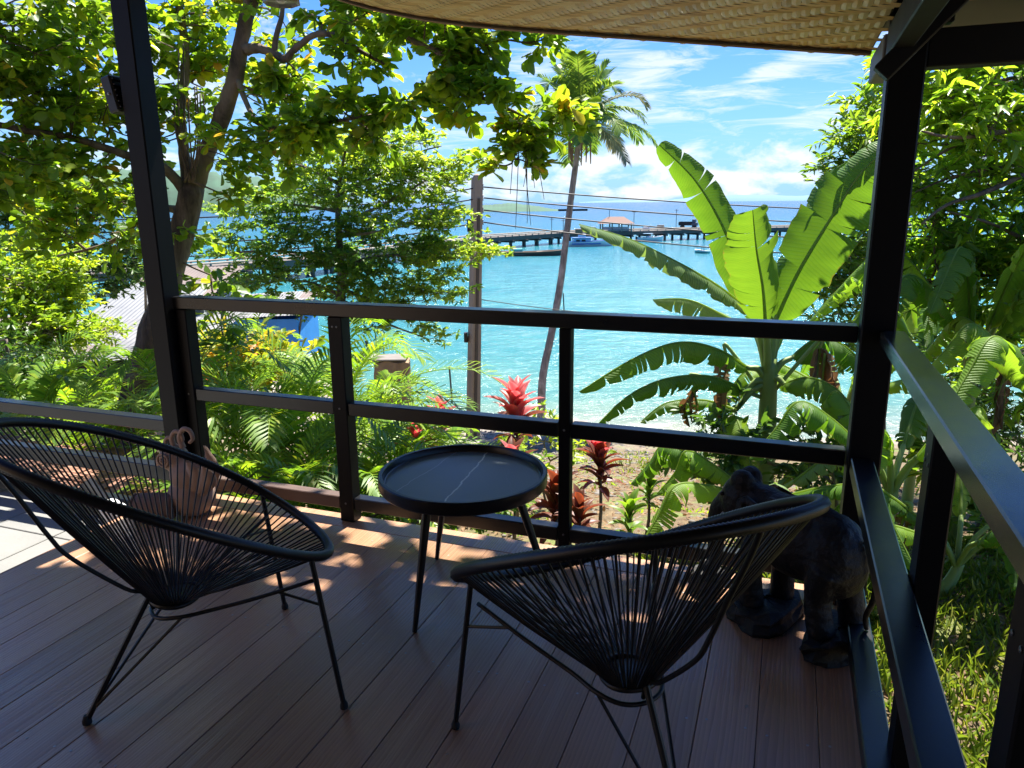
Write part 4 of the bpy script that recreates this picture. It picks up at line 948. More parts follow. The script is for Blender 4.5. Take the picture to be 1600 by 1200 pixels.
def autoban(label, px, s_, pytop, n, Ln, Wd, a0=0, mat=None, r=.07, elev=(.5, 1.1), dry=0, seed=3, spread=6.283):
    rr = np.random.default_rng(seed); base = gb(px, s_, -.05); top = at(px, pytop, s_); lv = []
    for i in range(n):
        a = a0+spread*i/n+rr.normal(0, .25); e = rr.uniform(*elev); h = np.array([math.cos(a), math.sin(a), 0]); L = Ln*rr.uniform(.75, 1.1)
        p0 = np.array(top)+h*.08+np.array([0, 0, .12]); d = h*math.cos(e)+np.array([0, 0, math.sin(e)])
        P = [p0+d*.15, p0+d*(.15+L*.35)-np.array([0, 0, .02]), p0+d*(.15+L*.6)+h*L*.06-np.array([0, 0, L*.07]), p0+d*L*.75+h*L*.2-np.array([0, 0, L*.26]), p0+d*L*.8+h*L*.32-np.array([0, 0, L*.5])]
        lv.append((P, Wd*rr.uniform(.8, 1.15), np.array([0, 0, 1.])-d*.3, mat or (M_BANPALE if rr.random() < .08 else M_BANLT if rr.random() < .55 else M_BANANA), int(rr.integers(10, 22)), dict(fold=rr.uniform(.15, .5), splay=.08)))
    dr = []
    for i in range(dry):
        a = rr.uniform(0, 6.28); p = np.array(top)+np.array([math.cos(a)*.25, math.sin(a)*.25, -.1]); dr.append(([p, p-np.array([0, 0, .25]), p-np.array([0, 0, .5])], .08))
    return banana(label, base, top, lv, r, dry=dr)
autoban('low banana plant in deep shade below the big one, behind the elephant', 1190, 5.0, 800, 8, 1.0, .15, .4, seed=5, elev=(.35, .9), dry=1)
autoban('banana plant close behind the right roof post, leaves drooping over the soil', 1395, 4.7, 760, 7, 1.0, .17, 1.0, seed=6, elev=(.5, 1.1), dry=1)
autoban('banana plant half hidden by the right roof post', 1320, 6.8, 640, 8, 1.1, .17, .2, seed=8, elev=(.4, 1.1), dry=2)
autoban('tall banana plant at the right edge among the tree leaves', 1520, 5.8, 560, 9, 1.5, .19, .2, seed=9, elev=(.75, 1.35), dry=1)
autoban('banana plant beyond the right railing with wide shaded leaves', 1640, 4.8, 660, 8, 1.2, .16, .9, seed=10, elev=(.6, 1.25))
autoban('young banana plant at the foot of the right railing', 1500, 4.3, 880, 6, .75, .12, .5, seed=12, elev=(.4, 1.0), r=.05)
autoban('banana plant farther down the slope, between the railing posts on the right', 1440, 8.5, 560, 8, 1.5, .22, .0, seed=14, elev=(.5, 1.2))

# ------------------------------------------------------------------ palms with feather leaves
def frond(P, n, LL, LW, mat, parent, off, droop=.3, vee=.5, rr=.010, name='frond', taper=.35, fwd=.55, vr=(0, 1), seed=0, up=(0, 0, 1.)):
    r = np.random.default_rng(seed); Q = np.array(smooth_path([tuple(p) for p in P], 8)); m_ = len(Q)
    tq = np.linspace(.14, .99, n); idx = tq*(m_-1); i0 = np.clip(idx.astype(int), 0, m_-2); fr = (idx-i0)[:, None]
    B = Q[i0]*(1-fr)+Q[i0+1]*fr; T = nrm(Q[i0+1]-Q[i0]); S = nrm(np.cross(T, np.array(up))); N = np.cross(S, T)
    V = []; A = []; F = []
    for sd in (-1, 1):
        prof = LL*(np.sin(PI*np.clip(tq*.82+.12, 0, 1))**.7)*(1+r.normal(0, .06, n))
        f = fwd+tq*.5
        D = nrm(S*sd*np.cos(vee)+N*math.sin(vee)*(1+0*tq[:, None])+T*f[:, None]+r.normal(0, .07, (n, 3)))
        G = np.array([0, 0, -1.])
        base = B; mid = B+D*(prof*.5)[:, None]+G*(prof*droop*.2)[:, None]; end = B+D*(prof*.92)[:, None]+G*(prof*droop)[:, None]
        Wv = nrm(np.cross(D, N))*LW*.5
        n0 = len(V)*0+sum(len(x) for x in V)
        k = n
        V += [base-Wv*.3, base+Wv*.3, mid-Wv, mid+Wv+N*LW*.15, end]
        a = np.arange(k); o = n0
        F += [np.stack([o+a, o+k+a, o+3*k+a], 1), np.stack([o+a, o+3*k+a, o+2*k+a], 1), np.stack([o+2*k+a, o+3*k+a, o+4*k+a], 1)]
        vv = np.clip(vr[0]+(vr[1]-vr[0])*(r.beta(2, 2.5, n)), 0, 1); A += [vv]*5
    V = np.concatenate(V); F = np.concatenate(F); A = np.concatenate(A)
    mb = MB(); mb.tube(Q, list(np.linspace(rr, rr*.2, m_)), 5); tv = np.array([tuple(q) for q in mb.V]); tf = []
    for q in mb.F:
        for z in range(1, len(q)-1): tf.append((q[0], q[z], q[z+1]))
    F = np.concatenate([F, np.array(tf)+len(V)]); V = np.concatenate([V, tv]); A = np.concatenate([A, np.full(len(tv), .75)])
    return mesh_obj(name, V-np.array(off), F, mat, parent, vals={'v': A})
def areca(label, px, s_, n, Ln, seed, pytop=None, dz=.0, LL=.34, LW=.024, elev=(.55, 1.35), mat=M_ARECA, cat='palm', name='areca_palm', nst=6, group='feather-leaved garden palms'):
    r = np.random.default_rng(seed); base = gb(px, s_, -.05+dz); root = empty(name, base, label=label, cat=cat, group=group)
    H = (at(px, pytop, s_).z-base.z) if pytop else .3; H = max(H, .1)
    for i in range(nst):
        a = r.uniform(0, 6.28); q = np.array([math.cos(a), math.sin(a), 0])*r.uniform(.05, .22)
        mb = MB(); mb.tube([q*.6, q+np.array([0, 0, H*.5]), q*1.3+np.array([0, 0, H*r.uniform(.8, 1.05)])], [.03, .024, .016], 7); mb.build('stem', M_STEMG, root, smooth='all')
    for i in range(n):
        a = 6.283*i/n*2.4+r.normal(0, .3); e = r.uniform(*elev); L = Ln*r.uniform(.7, 1.1); h = np.array([math.cos(a), math.sin(a), 0])
        p0 = np.array(base)+h*.12+np.array([0, 0, H*r.uniform(.6, 1)]); d = h*math.cos(e)+np.array([0, 0, math.sin(e)])
        P = [p0, p0+d*L*.35, p0+d*L*.65+h*L*.05-np.array([0, 0, L*.05]), p0+d*L*.88+h*L*.16-np.array([0, 0, L*.18]), p0+d*L*.98+h*L*.28-np.array([0, 0, L*.36])]
        frond(P, 26, LL*L/1.2, LW, mat, root, base, vee=.45, droop=.28, seed=int(r.integers(1e6)), rr=.008, vr=(.05, 1))
    return root
areca('feather palm right behind the left bay of the railing', 440, 5.6, 20, 1.35, 21, 700)
areca('feather palm just right of the left roof post, behind the clay figure', 360, 5.9, 16, 1.25, 22, 720)
areca('feather palm filling the railing bay left of the double post', 505, 6.6, 18, 1.4, 23, 640)
areca('feather palm left of the round table, behind the middle posts', 600, 5.4, 17, 1.05, 24, 790)
areca('feather palm filling the gap under the middle rail, right of the clay figure', 415, 4.7, 18, 1.05, 41, 800, LL=.3)
areca('feather palm low behind the double post', 535, 4.7, 14, .9, 42, 800, LL=.26)
areca('small feather palm low against the deck edge, below the bottom rail', 470, 4.5, 12, .7, 25, 830, LL=.24)
areca('feather palm down the slope by the concrete wall stump', 575, 8.5, 12, 1.2, 26, 660)
areca('feather palm at the foot of the big tree trunk', 270, 6.3, 12, 1.25, 27, 640)
areca('fan of fern fronds left of the big tree trunk', 120, 8.0, 18, .95, 28, 650, LL=.34, LW=.04)
areca('fern clump at the left edge above the low walkway railing', 40, 7.2, 16, 1.0, 29, 640, LL=.34, LW=.036)
areca('feather palm high behind the croton bush', 395, 11, 12, 1.0, 30, 520, LL=.3, LW=.03)
areca('small feather palm below the low walkway railing', 130, 5.6, 12, .8, 31, 700)
areca('yellowish feather palm between the middle post and the red plants', 660, 6.6, 12, .8, 33, 720, LL=.24)

# coconut palm
S1 = 30.0
cb = gb(846, S1, -.1); root = empty('coconut_palm', cb, label='tall slender coconut palm leaning right of the utility pole on the beach', cat='palm tree')
Q = smooth_path([tuple(cb)]+P3((848, 590, S1), (862, 520, S1), (876, 440, S1), (886, 360, S1), (895, 290, S1), (906, 210, S1)), 12)
R_ = np.linspace(.175, .105, len(Q)); R_[:4] += [.1, .06, .03, .01]
Rr = [r*(1+.05*(i % 2)) for i, r in enumerate(R_)]
mb = MB(); mb.tube([np.array(q)-np.array(cb) for q in Q], Rr, 12); mb.build('trunk', M_PALMT, root, smooth='all')
top = np.array(at(907, 190, S1)); ax_r = np.array(R2); ax_f = np.array(H2); Z = np.array([0, 0, 1.])
rp2 = np.random.default_rng(5)
fr_ = []
for i in range(33):
    a = i*2.399963+.3; lv = i/32
    e = 1.40-1.70*lv**1.05+rp2.normal(0, .06)
    fr_.append((a, e, (4.1-.7*abs(lv-.45)) * rp2.uniform(.85, 1.05)*(.8 if lv > .85 else 1)*.80, lv))
for i, (a, e, L, lv) in enumerate(fr_):
    h = ax_r*math.cos(a)+ax_f*math.sin(a)*.9; d = h*math.cos(e)+Z*math.sin(e); g = .42 if e < .9 else .16
    P = [top, top+d*L*.3, top+d*L*.58-Z*L*g*.18, top+d*L*.80-Z*L*g*.5, top+d*L*.94-Z*L*g*.95]
    mt = M_COCO if rp2.random() > .08+.32*lv else M_COCOG
    frond(P, 54, .85, .07, mt, root, cb, droop=.32 if e < .8 else .15, vee=.1 if e < .5 else .35, rr=.035, seed=100+i, fwd=.35)
mb = MB()
for i in range(13):
    a = rp2.uniform(0, 6.28); p = top+(ax_r*math.cos(a)+ax_f*math.sin(a))*.18-Z*.2; q = p+(ax_r*math.cos(a)+ax_f*math.sin(a))*rp2.uniform(.05, .35)-Z*rp2.uniform(.6, 1.5)
    mb.tube([p-np.array(cb), (p+q)/2-np.array(cb)+Z*.1+(ax_r*math.cos(a))*.12, q-np.array(cb)], [.05, .045, .02], 4)
mb.build('dead_frond', simple('dead_frond', (.22, .15, .11), .9, .3, 3), root)
for i in range(7):
    a = i*.9; mb = MB(); mb.ball(tuple(top+(ax_r*math.cos(a)+ax_f*math.sin(a))*.32-Z*(.35+.12*(i % 2))-np.array(cb)), (.13, .13, .16), 8, 6); mb.build('coconut', simple('coconut', (.20, .19, .05), .6, .3, 3) if i == 0 else bpy.data.materials['coconut'], root, smooth='all')
mb = MB(); mb.ball(tuple(top-np.array(cb)-Z*.15), (.22, .22, .42), 8, 6); mb.build('crown_shaft', M_BANSTEM, root, smooth='all')

# ------------------------------------------------------------------ red ti plants
def ti_leaf(L, Wd, mat, seed):
    r = np.random.default_rng(seed); n = 8; V = []; F = []; A = []; K = 2
    for i in range(n+1):
        t = i/n; w_ = Wd*math.sin(PI*min(t*.9+.08, 1))**.8*(1 if t < 1 else .05); z = L*(.12*t-.42*t**2.4); x = L*t*(1-.12*t)
        for j in range(-K, K+1): V.append((x, w_*j/K, z+abs(j/K)*w_*.5)); A.append(min(1, .3+.6*abs(j)/K*r.uniform(.7, 1.1)))
    m_ = 2*K+1
    for i in range(n):
        for j in range(m_-1): q = i*m_+j; F.append((q, q+m_, q+m_+1, q+1))
    me = bpy.data.meshes.new('ti_leaf'); me.from_pydata(V, [], F); me.update(); a_ = me.attributes.new('v', 'FLOAT', 'POINT'); a_.data.foreach_set('value', A); me.materials.append(mat)
    me.polygons.foreach_set('use_smooth', np.ones(len(me.polygons), bool)); return me
TI = {k: [ti_leaf(.34, .050, m_, s) for s in (1, 2)] for k, m_ in (('red', M_RED), ('mar', M_MAROON), ('grn', M_LMID))}
def ti_plant(label, px, s_, pytop, n, frac=.45, sc=1.0, seed=1, low='mar', top='red', name='ti_plant', cat='red-leaved plant', group='red-leaved plants below the deck'):
    r = np.random.default_rng(seed); base = gb(px, s_, -.03); root = empty(name, base, label=label, cat=cat, group=group)
    tp = at(px, pytop, s_)-base; mb = MB(); mb.tube([(0, 0, 0), tuple(tp*.5+Vector((.02, 0, 0))), tuple(tp)], [.018, .014, .009], 7); mb.build('stem', M_BARKG, root, smooth='all')
    for i in range(n):
        f = i/(n-1); h = tp*(1-.62*min(1, .55*sc/max(tp.length, .2))*(f**1.1)); key = top if f < frac else low
        o = bpy.data.objects.new('leaf', TI[key][i % 2]); link(o, root); o.location = h
        el_ = 1.4-1.25*f**1.2+r.normal(0, .14); o.rotation_euler = (r.normal(0, .2), -el_, i*2.4+r.normal(0, .2)); k = sc*r.uniform(.75, 1.15)*(.8+.35*math.sin(PI*min(1, f+.15))); o.scale = (k, k*r.uniform(.8, 1.2), k)
    return root
ti_plant('tallest red-leaved plant, pink crown against the water beside the palm trunk', 806, 6.4, 636, 34, .5, 1.0, 1)
ti_plant('pink-topped plant between the utility pole and the left palms', 688, 7.6, 650, 24, .5, .85, 2)
ti_plant('orange-red plant just left above the round table', 650, 5.9, 688, 24, .4, .8, 3)
ti_plant('red-topped plant right of the narrow railing post', 938, 5.4, 712, 32, .25, .75, 4)
ti_plant('maroon plant in front of the sandy path, right of the narrow post', 905, 4.6, 800, 26, .0, .6, 15)
ti_plant('maroon plant behind the right side of the round table', 868, 5.0, 775, 30, .0, .85, 5)
ti_plant('maroon plant with stripes of green behind the table leg', 800, 5.6, 730, 26, .12, .8, 6)
ti_plant('green-leaved young plant on the sandy path', 1015, 5.9, 760, 22, 0, .55, 7, low='grn', top='grn', name='green_plant', cat='plant', group='green plants below the deck')
ti_plant('green-leaved plant low by the edge of the deck, right of the red one', 985, 4.7, 800, 20, 0, .6, 8, low='grn', top='grn', name='green_plant', cat='plant', group='green plants below the deck')
bush('path_shrub', 'small yellow-green shrub at the far end of the sandy path', 'shrub', 860, 8.5, [(850, 690, 8.5, 50, 16, .4, 24, (.3, 1)), (800, 745, 7.2, 50, 20, .4, 16), (900, 700, 8.5, 30, 14, .3, 12, (.3, 1))], .10, .05, 'oval', M_LBRIGHT, r=.02)
bush('low_shrub', 'low shrub hugging the deck edge under the round table', 'shrub', 620, 4.6, [(560, 815, 4.3, 50, 16, .2, 12), (700, 790, 4.8, 60, 20, .3, 20), (640, 770, 5.2, 50, 24, .4, 20), (760, 800, 4.6, 50, 16, .25, 14)], .07, .035, 'oval', M_LMID, r=.012, tl=.14)
bush('beach_shrub', 'yellow-green shrub at the beach below the railing', 'shrub', 640, 26, [(640, 600, 26, 14, 34, .5, 26, (.3, 1)), (600, 668, 25, 60, 12, .8, 30, (.3, 1)), (560, 640, 25, 30, 26, .8, 30)], .14, .07, 'oval', M_LYEL, r=.04)
bush('side_shrub', 'leafy shrub on the soil right of the deck', 'shrub', 1560, 5.2, [(1590, 780, 5.4, 40, 40, .4, 26), (1500, 730, 6.0, 50, 30, .4, 22), (1600, 860, 4.9, 30, 40, .3, 16)], .13, .05, 'oval', M_LMID, r=.02)
bush('corner_shrub', 'shrub with small leaves behind the elephant and the corner post', 'shrub', 1300, 4.9, [(1280, 740, 5.2, 50, 30, .4, 20), (1150, 700, 5.6, 60, 30, .4, 24), (1100, 740, 5.8, 40, 30, .4, 18)], .12, .05, 'oval', M_LDARK, r=.02)

# grass and ground cover on the right and ahead
def scatter(name, n, srange, trange, hgt, mat, wd=.006, dens=None, seed=3):
    r = np.random.default_rng(seed); s_ = r.uniform(*srange, n); t_ = r.uniform(*trange, n)
    if dens is not None: k = dens(s_, t_) > r.random(n); s_, t_ = s_[k], t_[k]
    n = len(s_); X = -s_*math.sin(YAW)+t_*math.cos(YAW); Y = s_*math.cos(YAW)+t_*math.sin(YAW)
    k = ~((X > -3.2) & (X < .45) & (Y < 3.1)) & ~((X < -3.1) & (Y < 4.5)); X, Y, s_, t_ = X[k], Y[k], s_[k], t_[k]; n = len(X)
    C = np.stack([X, Y, gz(s_, t_)], 1); D = nrm(r.normal(0, .5, (n, 3))*np.array([1, 1, .2])+np.array([0, 0, .8])); N = r.normal(0, 1, (n, 3))
    L = hgt*r.uniform(.5, 1.3, n)
    V, F, A = leaf_mesh(C, D, N, L, np.full(n, wd), 'lance', np.clip(r.beta(2, 2, n), 0, 1))
    return tag(mesh_obj(name, V, F, mat, vals={'v': A}), name.replace('_', ' ')+' on the soil around the deck', kind='stuff')
def patch(s_, t_): return np.clip(.5+1.2*np.sin(s_*1.1+1)*np.cos(t_*1.3)+.5*np.sin(s_*3.1+t_*2.3), .04, 1)
scatter('grass', 26000, (1.0, 6.2), (1.0, 5), .11, M_GRASS, .007, patch, 3)
scatter('grass', 12000, (6, 24), (-9, 8), .16, M_GRASS, .016, lambda s_, t_: np.clip(-.1+1.2*np.sin(s_*.7)*np.cos(t_*.9+1), 0, 1)*(np.abs(t_-1.2) > 1.2), 4)
scatter('ground_cover', 15000, (3.2, 8), (-6, .8), .09, M_LMID, .028, lambda s_, t_: np.clip(.35+.9*np.sin(s_*2+t_), 0, 1)*((t_ < .2) | (s_ < 4.2)), 5)
scatter('ground_cover', 9000, (6, 22), (-2.5, 5), .10, M_LBRIGHT, .03, lambda s_, t_: np.clip(-.25+1.1*np.sin(s_*1.9+t_*1.1)*np.cos(t_*1.7), 0, 1), 15)
def litter(n, srange, trange, seed):
    r = np.random.default_rng(seed); s_ = r.uniform(*srange, n); t_ = r.uniform(*trange, n); X = -s_*math.sin(YAW)+t_*math.cos(YAW); Y = s_*math.cos(YAW)+t_*math.sin(YAW)
    k = ~((X > -3.2) & (X < .45) & (Y < 3.1)) & ~((X < -3.1) & (Y < 4.5)); X, Y, s_, t_ = X[k], Y[k], s_[k], t_[k]; n = len(X)
    C = np.stack([X, Y, gz(s_, t_)+.012], 1); D = r.normal(0, 1, (n, 3))*np.array([1, 1, .25]); N = np.array([0, 0, 1.])+r.normal(0, .3, (n, 3)); L = r.uniform(.04, .12, n)
    V, F, A = leaf_mesh(C, D, N, L, L*.5, 'oval', r.random(n)); return tag(mesh_obj('fallen_leaves', V, F, M_DRY, vals={'v': A}), 'fallen brown leaves on the soil', kind='stuff')
litter(9000, (1.5, 16), (-5, 6), 6)
def pebbles(n, seed):
    r = np.random.default_rng(seed); bm = bmesh.new(); bmesh.ops.create_icosphere(bm, subdivisions=1, radius=1); V0 = np.array([v.co[:] for v in bm.verts]); F0 = np.array([[v.index for v in f.verts] for f in bm.faces]); bm.free()
    s_ = r.uniform(3.5, 30, n)**1.0; t_ = r.uniform(-5, 5.5, n); X = -s_*math.sin(YAW)+t_*math.cos(YAW); Y = s_*math.cos(YAW)+t_*math.sin(YAW); k = ~((X < .45) & (Y < 3.2)); X, Y, s_, t_ = X[k], Y[k], s_[k], t_[k]; n = len(X)
    R0 = r.uniform(.008, .03, n)*(1+s_/14); sc = r.uniform(.6, 1.3, (n, 3)); sc[:, 2] *= .55
    V = np.stack([X, Y, gz(s_, t_)], 1)[:, None]+V0[None]*(R0[:, None]*sc)[:, None]*(1+r.normal(0, .1, (n, len(V0), 1)))
    F = (np.arange(n)*len(V0))[:, None, None]+F0[None]; tag(mesh_obj('gravel', V.reshape(-1, 3), F.reshape(-1, 3), M_ROCK), 'small stones strewn over the sandy soil', kind='stuff')
pebbles(5000, 9)

# ------------------------------------------------------------------ utility pole and cables
SP = 24.0
pb_ = gb(736, SP, -.1); pt_ = at(745.5, 277, SP)
pole = empty('utility_pole', pb_, label='square weathered concrete utility pole carrying the cables', cat='utility pole')
def frustum(p0, p1, h0, h1, ax, ay):
    V = []
    for p, h in ((p0, h0), (p1, h1)):
        for a, b in ((-1, -1), (1, -1), (1, 1), (-1, 1)): V.append(Vector(p)+Vector(ax)*a*h+Vector(ay)*b*h)
    return V, [(3, 2, 1, 0), (4, 5, 6, 7), (0, 1, 5, 4), (1, 2, 6, 5), (2, 3, 7, 6), (3, 0, 4, 7)]
pa = (R2*math.cos(.5)+H2*math.sin(.5)); pc = Vector((-pa.y, pa.x, 0))
mb = MB(); mb.add(*frustum(pb_-pb_, pt_-pb_, .185, .135, pa, pc)); o = mb.build('shaft', M_POLE, pole)
mb = MB(); V, F = frustum(Vector((0, 0, .6))-pc*.18, (pt_-pb_)*.93-pc*.133, .05, .04, pa, pc); mb.add(V, F); mb.build('groove_strip', simple('groove_shade', (.09, .07, .05), .9, .3, 6), pole)  # raised strip, its dark colour stands in for the shade of a groove
mb = MB(); mb.lathe([(.14, 0), (.12, .06), (.05, .1), (.001, .11)], 8, tuple(pt_-pb_)); mb.build('cap', M_POLE, pole)
wy = [292, 309, 328, 347]; att = []
for y in wy:
    q = at(753.5, y, SP); att.append(q)
    mb = MB(); mb.lathe([(.03, -.09), (.06, -.08), (.035, -.04), (.06, 0), (.035, .04), (.06, .08), (.03, .09)], 8, tuple(q-pb_)); mb.build('insulator', M_GREYP if y != 309 else M_WHITEP, pole, smooth=True)
    mb = MB(); mb.tube([q-pb_-R2*.14, q-pb_+R2*.02], .018, 5); mb.build('bracket', M_STEEL, pole)
def pbox(px, py, w_, h_, dz, mt, nm): q = at(px, py, SP)-pb_; mb = MB(); mb.box(-w_, w_, -.1, .1, -h_, h_, .01, Matrix.Translation(q) @ Matrix.Rotation(YAW, 4, 'Z')); mb.build(nm, mt, pole)
pbox(735, 352, .10, .20, 0, M_STEEL, 'junction_box'); pbox(728, 527, .06, .16, 0, M_STEEL, 'junction_box')
q = gb(730, 21, .0); mb = MB(); mb.box(-.28, .28, -.2, .2, 0, 1.0, .02); mb.box(-.32, .32, -.24, .24, 1.0, 1.06, .01)
o = mb.build('concrete_block', M_CONC, None, loc=q); o.location.z = at(731, 698, 21).z-.9; tag(o, 'pale concrete block at the foot of the utility pole', 'concrete block')
def cable(P0, P1, sag, r, lab):
    P = [P0.lerp(P1, t)-Vector((0, 0, sag*4*t*(1-t))) for t in np.linspace(0, 1, 30)]; mb = MB(); mb.tube([p-P0 for p in P], r, 5)
    o = mb.build('power_cable', M_WIRE, None, smooth='all', loc=P0); tag(o, lab, 'cable', 'cables strung from the utility pole')
ends = [(1700, 336, 27), (1700, 362, 27), (1700, 392, 27), (1500, 408, 26)]
ordn = ['topmost', 'second', 'third', 'lowest']
for q, e, n_ in zip(att, ends, ordn): cable(q, at(*e), .22, .022, n_+' cable running right from the utility pole, over the sea')
for q, e, n_ in zip(att, [(-150, 330, 22), (-150, 352, 22), (-150, 376, 22), (-150, 396, 22)], ordn): cable(q-R2*.02, at(*e), .55, .022, n_+' cable running left from the utility pole through the tiered tree')
cable(at(752, 468, SP), at(1100, 500, 26), .12, .014, 'thin low wire running right from halfway up the utility pole')

# ------------------------------------------------------------------ pier
PTS = [(-78, 40), (-66, 62), (-59.5, 80), (-60.5, 108), (-58, 138), (-50, 163), (-22, 188), (8, 214), (40, 240)]
pier = empty('pier', (PTS[4][0], PTS[4][1], SEA), label='long concrete pier on many piles crossing the bay', cat='pier'); pO = Vector(pier.location)
ZD = -5.15; Wp = 2.4
Qp = [Vector((x, y, 0)) for x, y in PTS]; segL = []
def along(step):
    out = []; acc = 0
    for a, b in zip(Qp[:-1], Qp[1:]):
        L = (b-a).length; d = (b-a)/L
        while acc < L: out.append((a+d*acc, d)); acc += step
        acc -= L
    return out
for i, (a, b) in enumerate(zip(Qp[:-1], Qp[1:])):
    d = (b-a).normalized(); s_ = Vector((-d.y, d.x, 0)); V = []
    for p in (a-d*.5, b+d*.5):
        for k, z in ((-1, ZD-.8), (1, ZD-.8), (1, ZD+.004*i), (-1, ZD+.004*i)): V.append(p+s_*Wp*k+Vector((0, 0, z))-pO)
    mb = MB(); mb.add(V, [(0, 1, 2, 3), (7, 6, 5, 4), (0, 4, 5, 1), (1, 5, 6, 2), (2, 6, 7, 3), (3, 7, 4, 0)]); mb.build('deck_span', M_CONCD, pier)
    mb = MB()
    for k in (-1, 1):
        p, q = a+s_*(Wp-.15)*k, b+s_*(Wp-.15)*k; mb.tube([p+Vector((0, 0, ZD+.35))-pO, q+Vector((0, 0, ZD+.35))-pO], .12, 4)
    mb.build('kerb_rail', M_CONC, pier)
pm = cm = sm_ = None
for p, d in along(4.6):
    s_ = Vector((-d.y, d.x, 0)); ang = math.atan2(d.y, d.x)
    for k in (-1, 1):
        if pm is None: mb = MB(); mb.lathe([(.30, -3), (.30, 1.55)], 8); o = mb.build('pile', M_CONCD, pier, smooth=True); pm = o.data
        else: o = bpy.data.objects.new('pile', pm); link(o, pier)
        o.location = p+s_*1.9*k-Vector((0, 0, pO.z))*0-Vector((pO.x, pO.y, 0))+Vector((0, 0, random.uniform(-.02, .02)))
    if cm is None: mb = MB(); mb.box(-.35, .35, -2.7, 2.7, 1.1, 1.53); o = mb.build('cross_beam', M_CONCD, pier); cm = o.data
    else: o = bpy.data.objects.new('cross_beam', cm); link(o, pier)
    o.location = p-Vector((pO.x, pO.y, 0)); o.rotation_euler = (0, 0, ang)
for p, d in along(2.3):
    s_ = Vector((-d.y, d.x, 0))
    for k in (-1, 1):
        if sm_ is None: mb = MB(); mb.box(-.09, .09, -.09, .09, 0, .38); o = mb.build('rail_post', M_CONC, pier); sm_ = o.data
        else: o = bpy.data.objects.new('rail_post', sm_); link(o, pier)
        o.location = p+s_*(Wp-.15)*k-Vector((pO.x, pO.y, 0))+Vector((0, 0, ZD-pO.z))
def local_build(root): return root
# pier building with red-brown hipped roof
def up_at(px, py, s_): return at(px, py, s_)
c = at(962, 352, 176); c.z = ZD+.02
hut = empty('pier_hut', c, YAW, label='open hut with red-brown hipped roof standing on the pier', cat='hut')
M_ROOFR = simple('red_brown_tiles', (.16, .085, .065), .8, .35, 3)
mb = MB(); a, b, h0, h1 = 4.0, 2.8, 1.8, 3.3; mb.add([(-a, -b, h0), (a, -b, h0), (a, b, h0), (-a, b, h0), (-1.8, 0, h1), (1.8, 0, h1)], [(0, 1, 5, 4), (1, 2, 5), (2, 3, 4, 5), (3, 0, 4), (3, 2, 1, 0)]); mb.build('roof', M_ROOFR, hut)
for x in (-3.3, -1.1, 1.1, 3.3):
    for y in (-2.2, 2.2): mb = MB(); mb.box(x-.14, x+.14, y-.14, y+.14, 0, h0-.003); mb.build('post', M_CONC, hut)
mb = MB(); mb.box(-3.1, 3.1, -.1, .1, 0, 1.0); mb.build('low_wall', M_WHITEP, hut)
mb = MB(); mb.tube([(-1.5, 0, 3.1), (-1.5, 0, 4.8)], .06, 5); mb.build('mast', M_STEEL, hut)
c = at(1075, 355, 188); c.z = ZD+.02
sh_ = empty('truck', c, YAW-.4, label='dark small truck parked on the pier behind the upright banana leaf', cat='truck')
mb = MB(); mb.box(-2.2, .9, -1, 1, .8, 1.0, .03); mb.box(-2.2, .9, .95, 1, 1.0, 1.7); mb.box(-2.2, .9, -1, -.95, 1.0, 1.7); mb.build('cargo_bed', M_STEEL, sh_)
mb = MB(); mb.box(1, 2.3, -1, 1, .7, 1.5, .08); mb.box(1.05, 1.9, -.9, .9, 1.45, 2.3, .12); mb.build('cab', simple('truck_paint', (.05, .07, .10), .4, .2, 3), sh_)
for x in (-1.4, 1.5):
    for y in (-.95, .95): mb = MB(); mb.lathe([(.2, -.12), (.42, -.12), (.42, .12), (.2, .12)], 12, (0, 0, 0), Matrix.Translation((x, y, .42)) @ Matrix.Rotation(PI/2, 4, 'X')); mb.build('wheel', M_RUBBER, sh_)
for px, s_, h in ((990, 178, 4.6), (1056, 187, 4.8), (862, 165, 3.4), (880, 168, 3.0)):
    c = at(px, 360, s_); c.z = ZD+.01; mb = MB(); mb.tube([(0, 0, 0), (0, 0, h)], .07, 5); mb.tube([(-.5, 0, h-.3), (.5, 0, h-.3)], .05, 4)
    o = mb.build('light_mast', M_STEEL, None, loc=c); tag(o, {990: 'thin mast just right of the hut roof on the pier', 1056: 'thin mast farthest right on the pier', 862: 'short mast on the pier left of the palm trunk', 880: 'short mast on the pier right behind the palm trunk'}[px], 'mast', 'masts on the pier')
for i, (px, s_) in enumerate(((905, 168), (925, 171), (1010, 180), (1032, 184))):
    c = at(px, 360, s_); c.z = ZD+.01; mb = MB(); h = (.9, 1.2, .8, 1.1)[i]
    for k in range(4): mb.box(-.8, .8, -.6, .6, h*k/4+.02, h*(k+1)/4-.02, .03)
    mb.box(-.7, .7, -.5, .5, 0, h)
    o = mb.build('crate_stack', (M_BROWNB, M_GREYP, M_WHITEP, M_CONC)[i], None, loc=c); tag(o, ('brown crates on the pier left of the hut', 'grey crates on the pier beside the hut', 'white crates on the pier right of the hut', 'pale concrete blocks stacked on the pier, farther right')[i], 'crates')

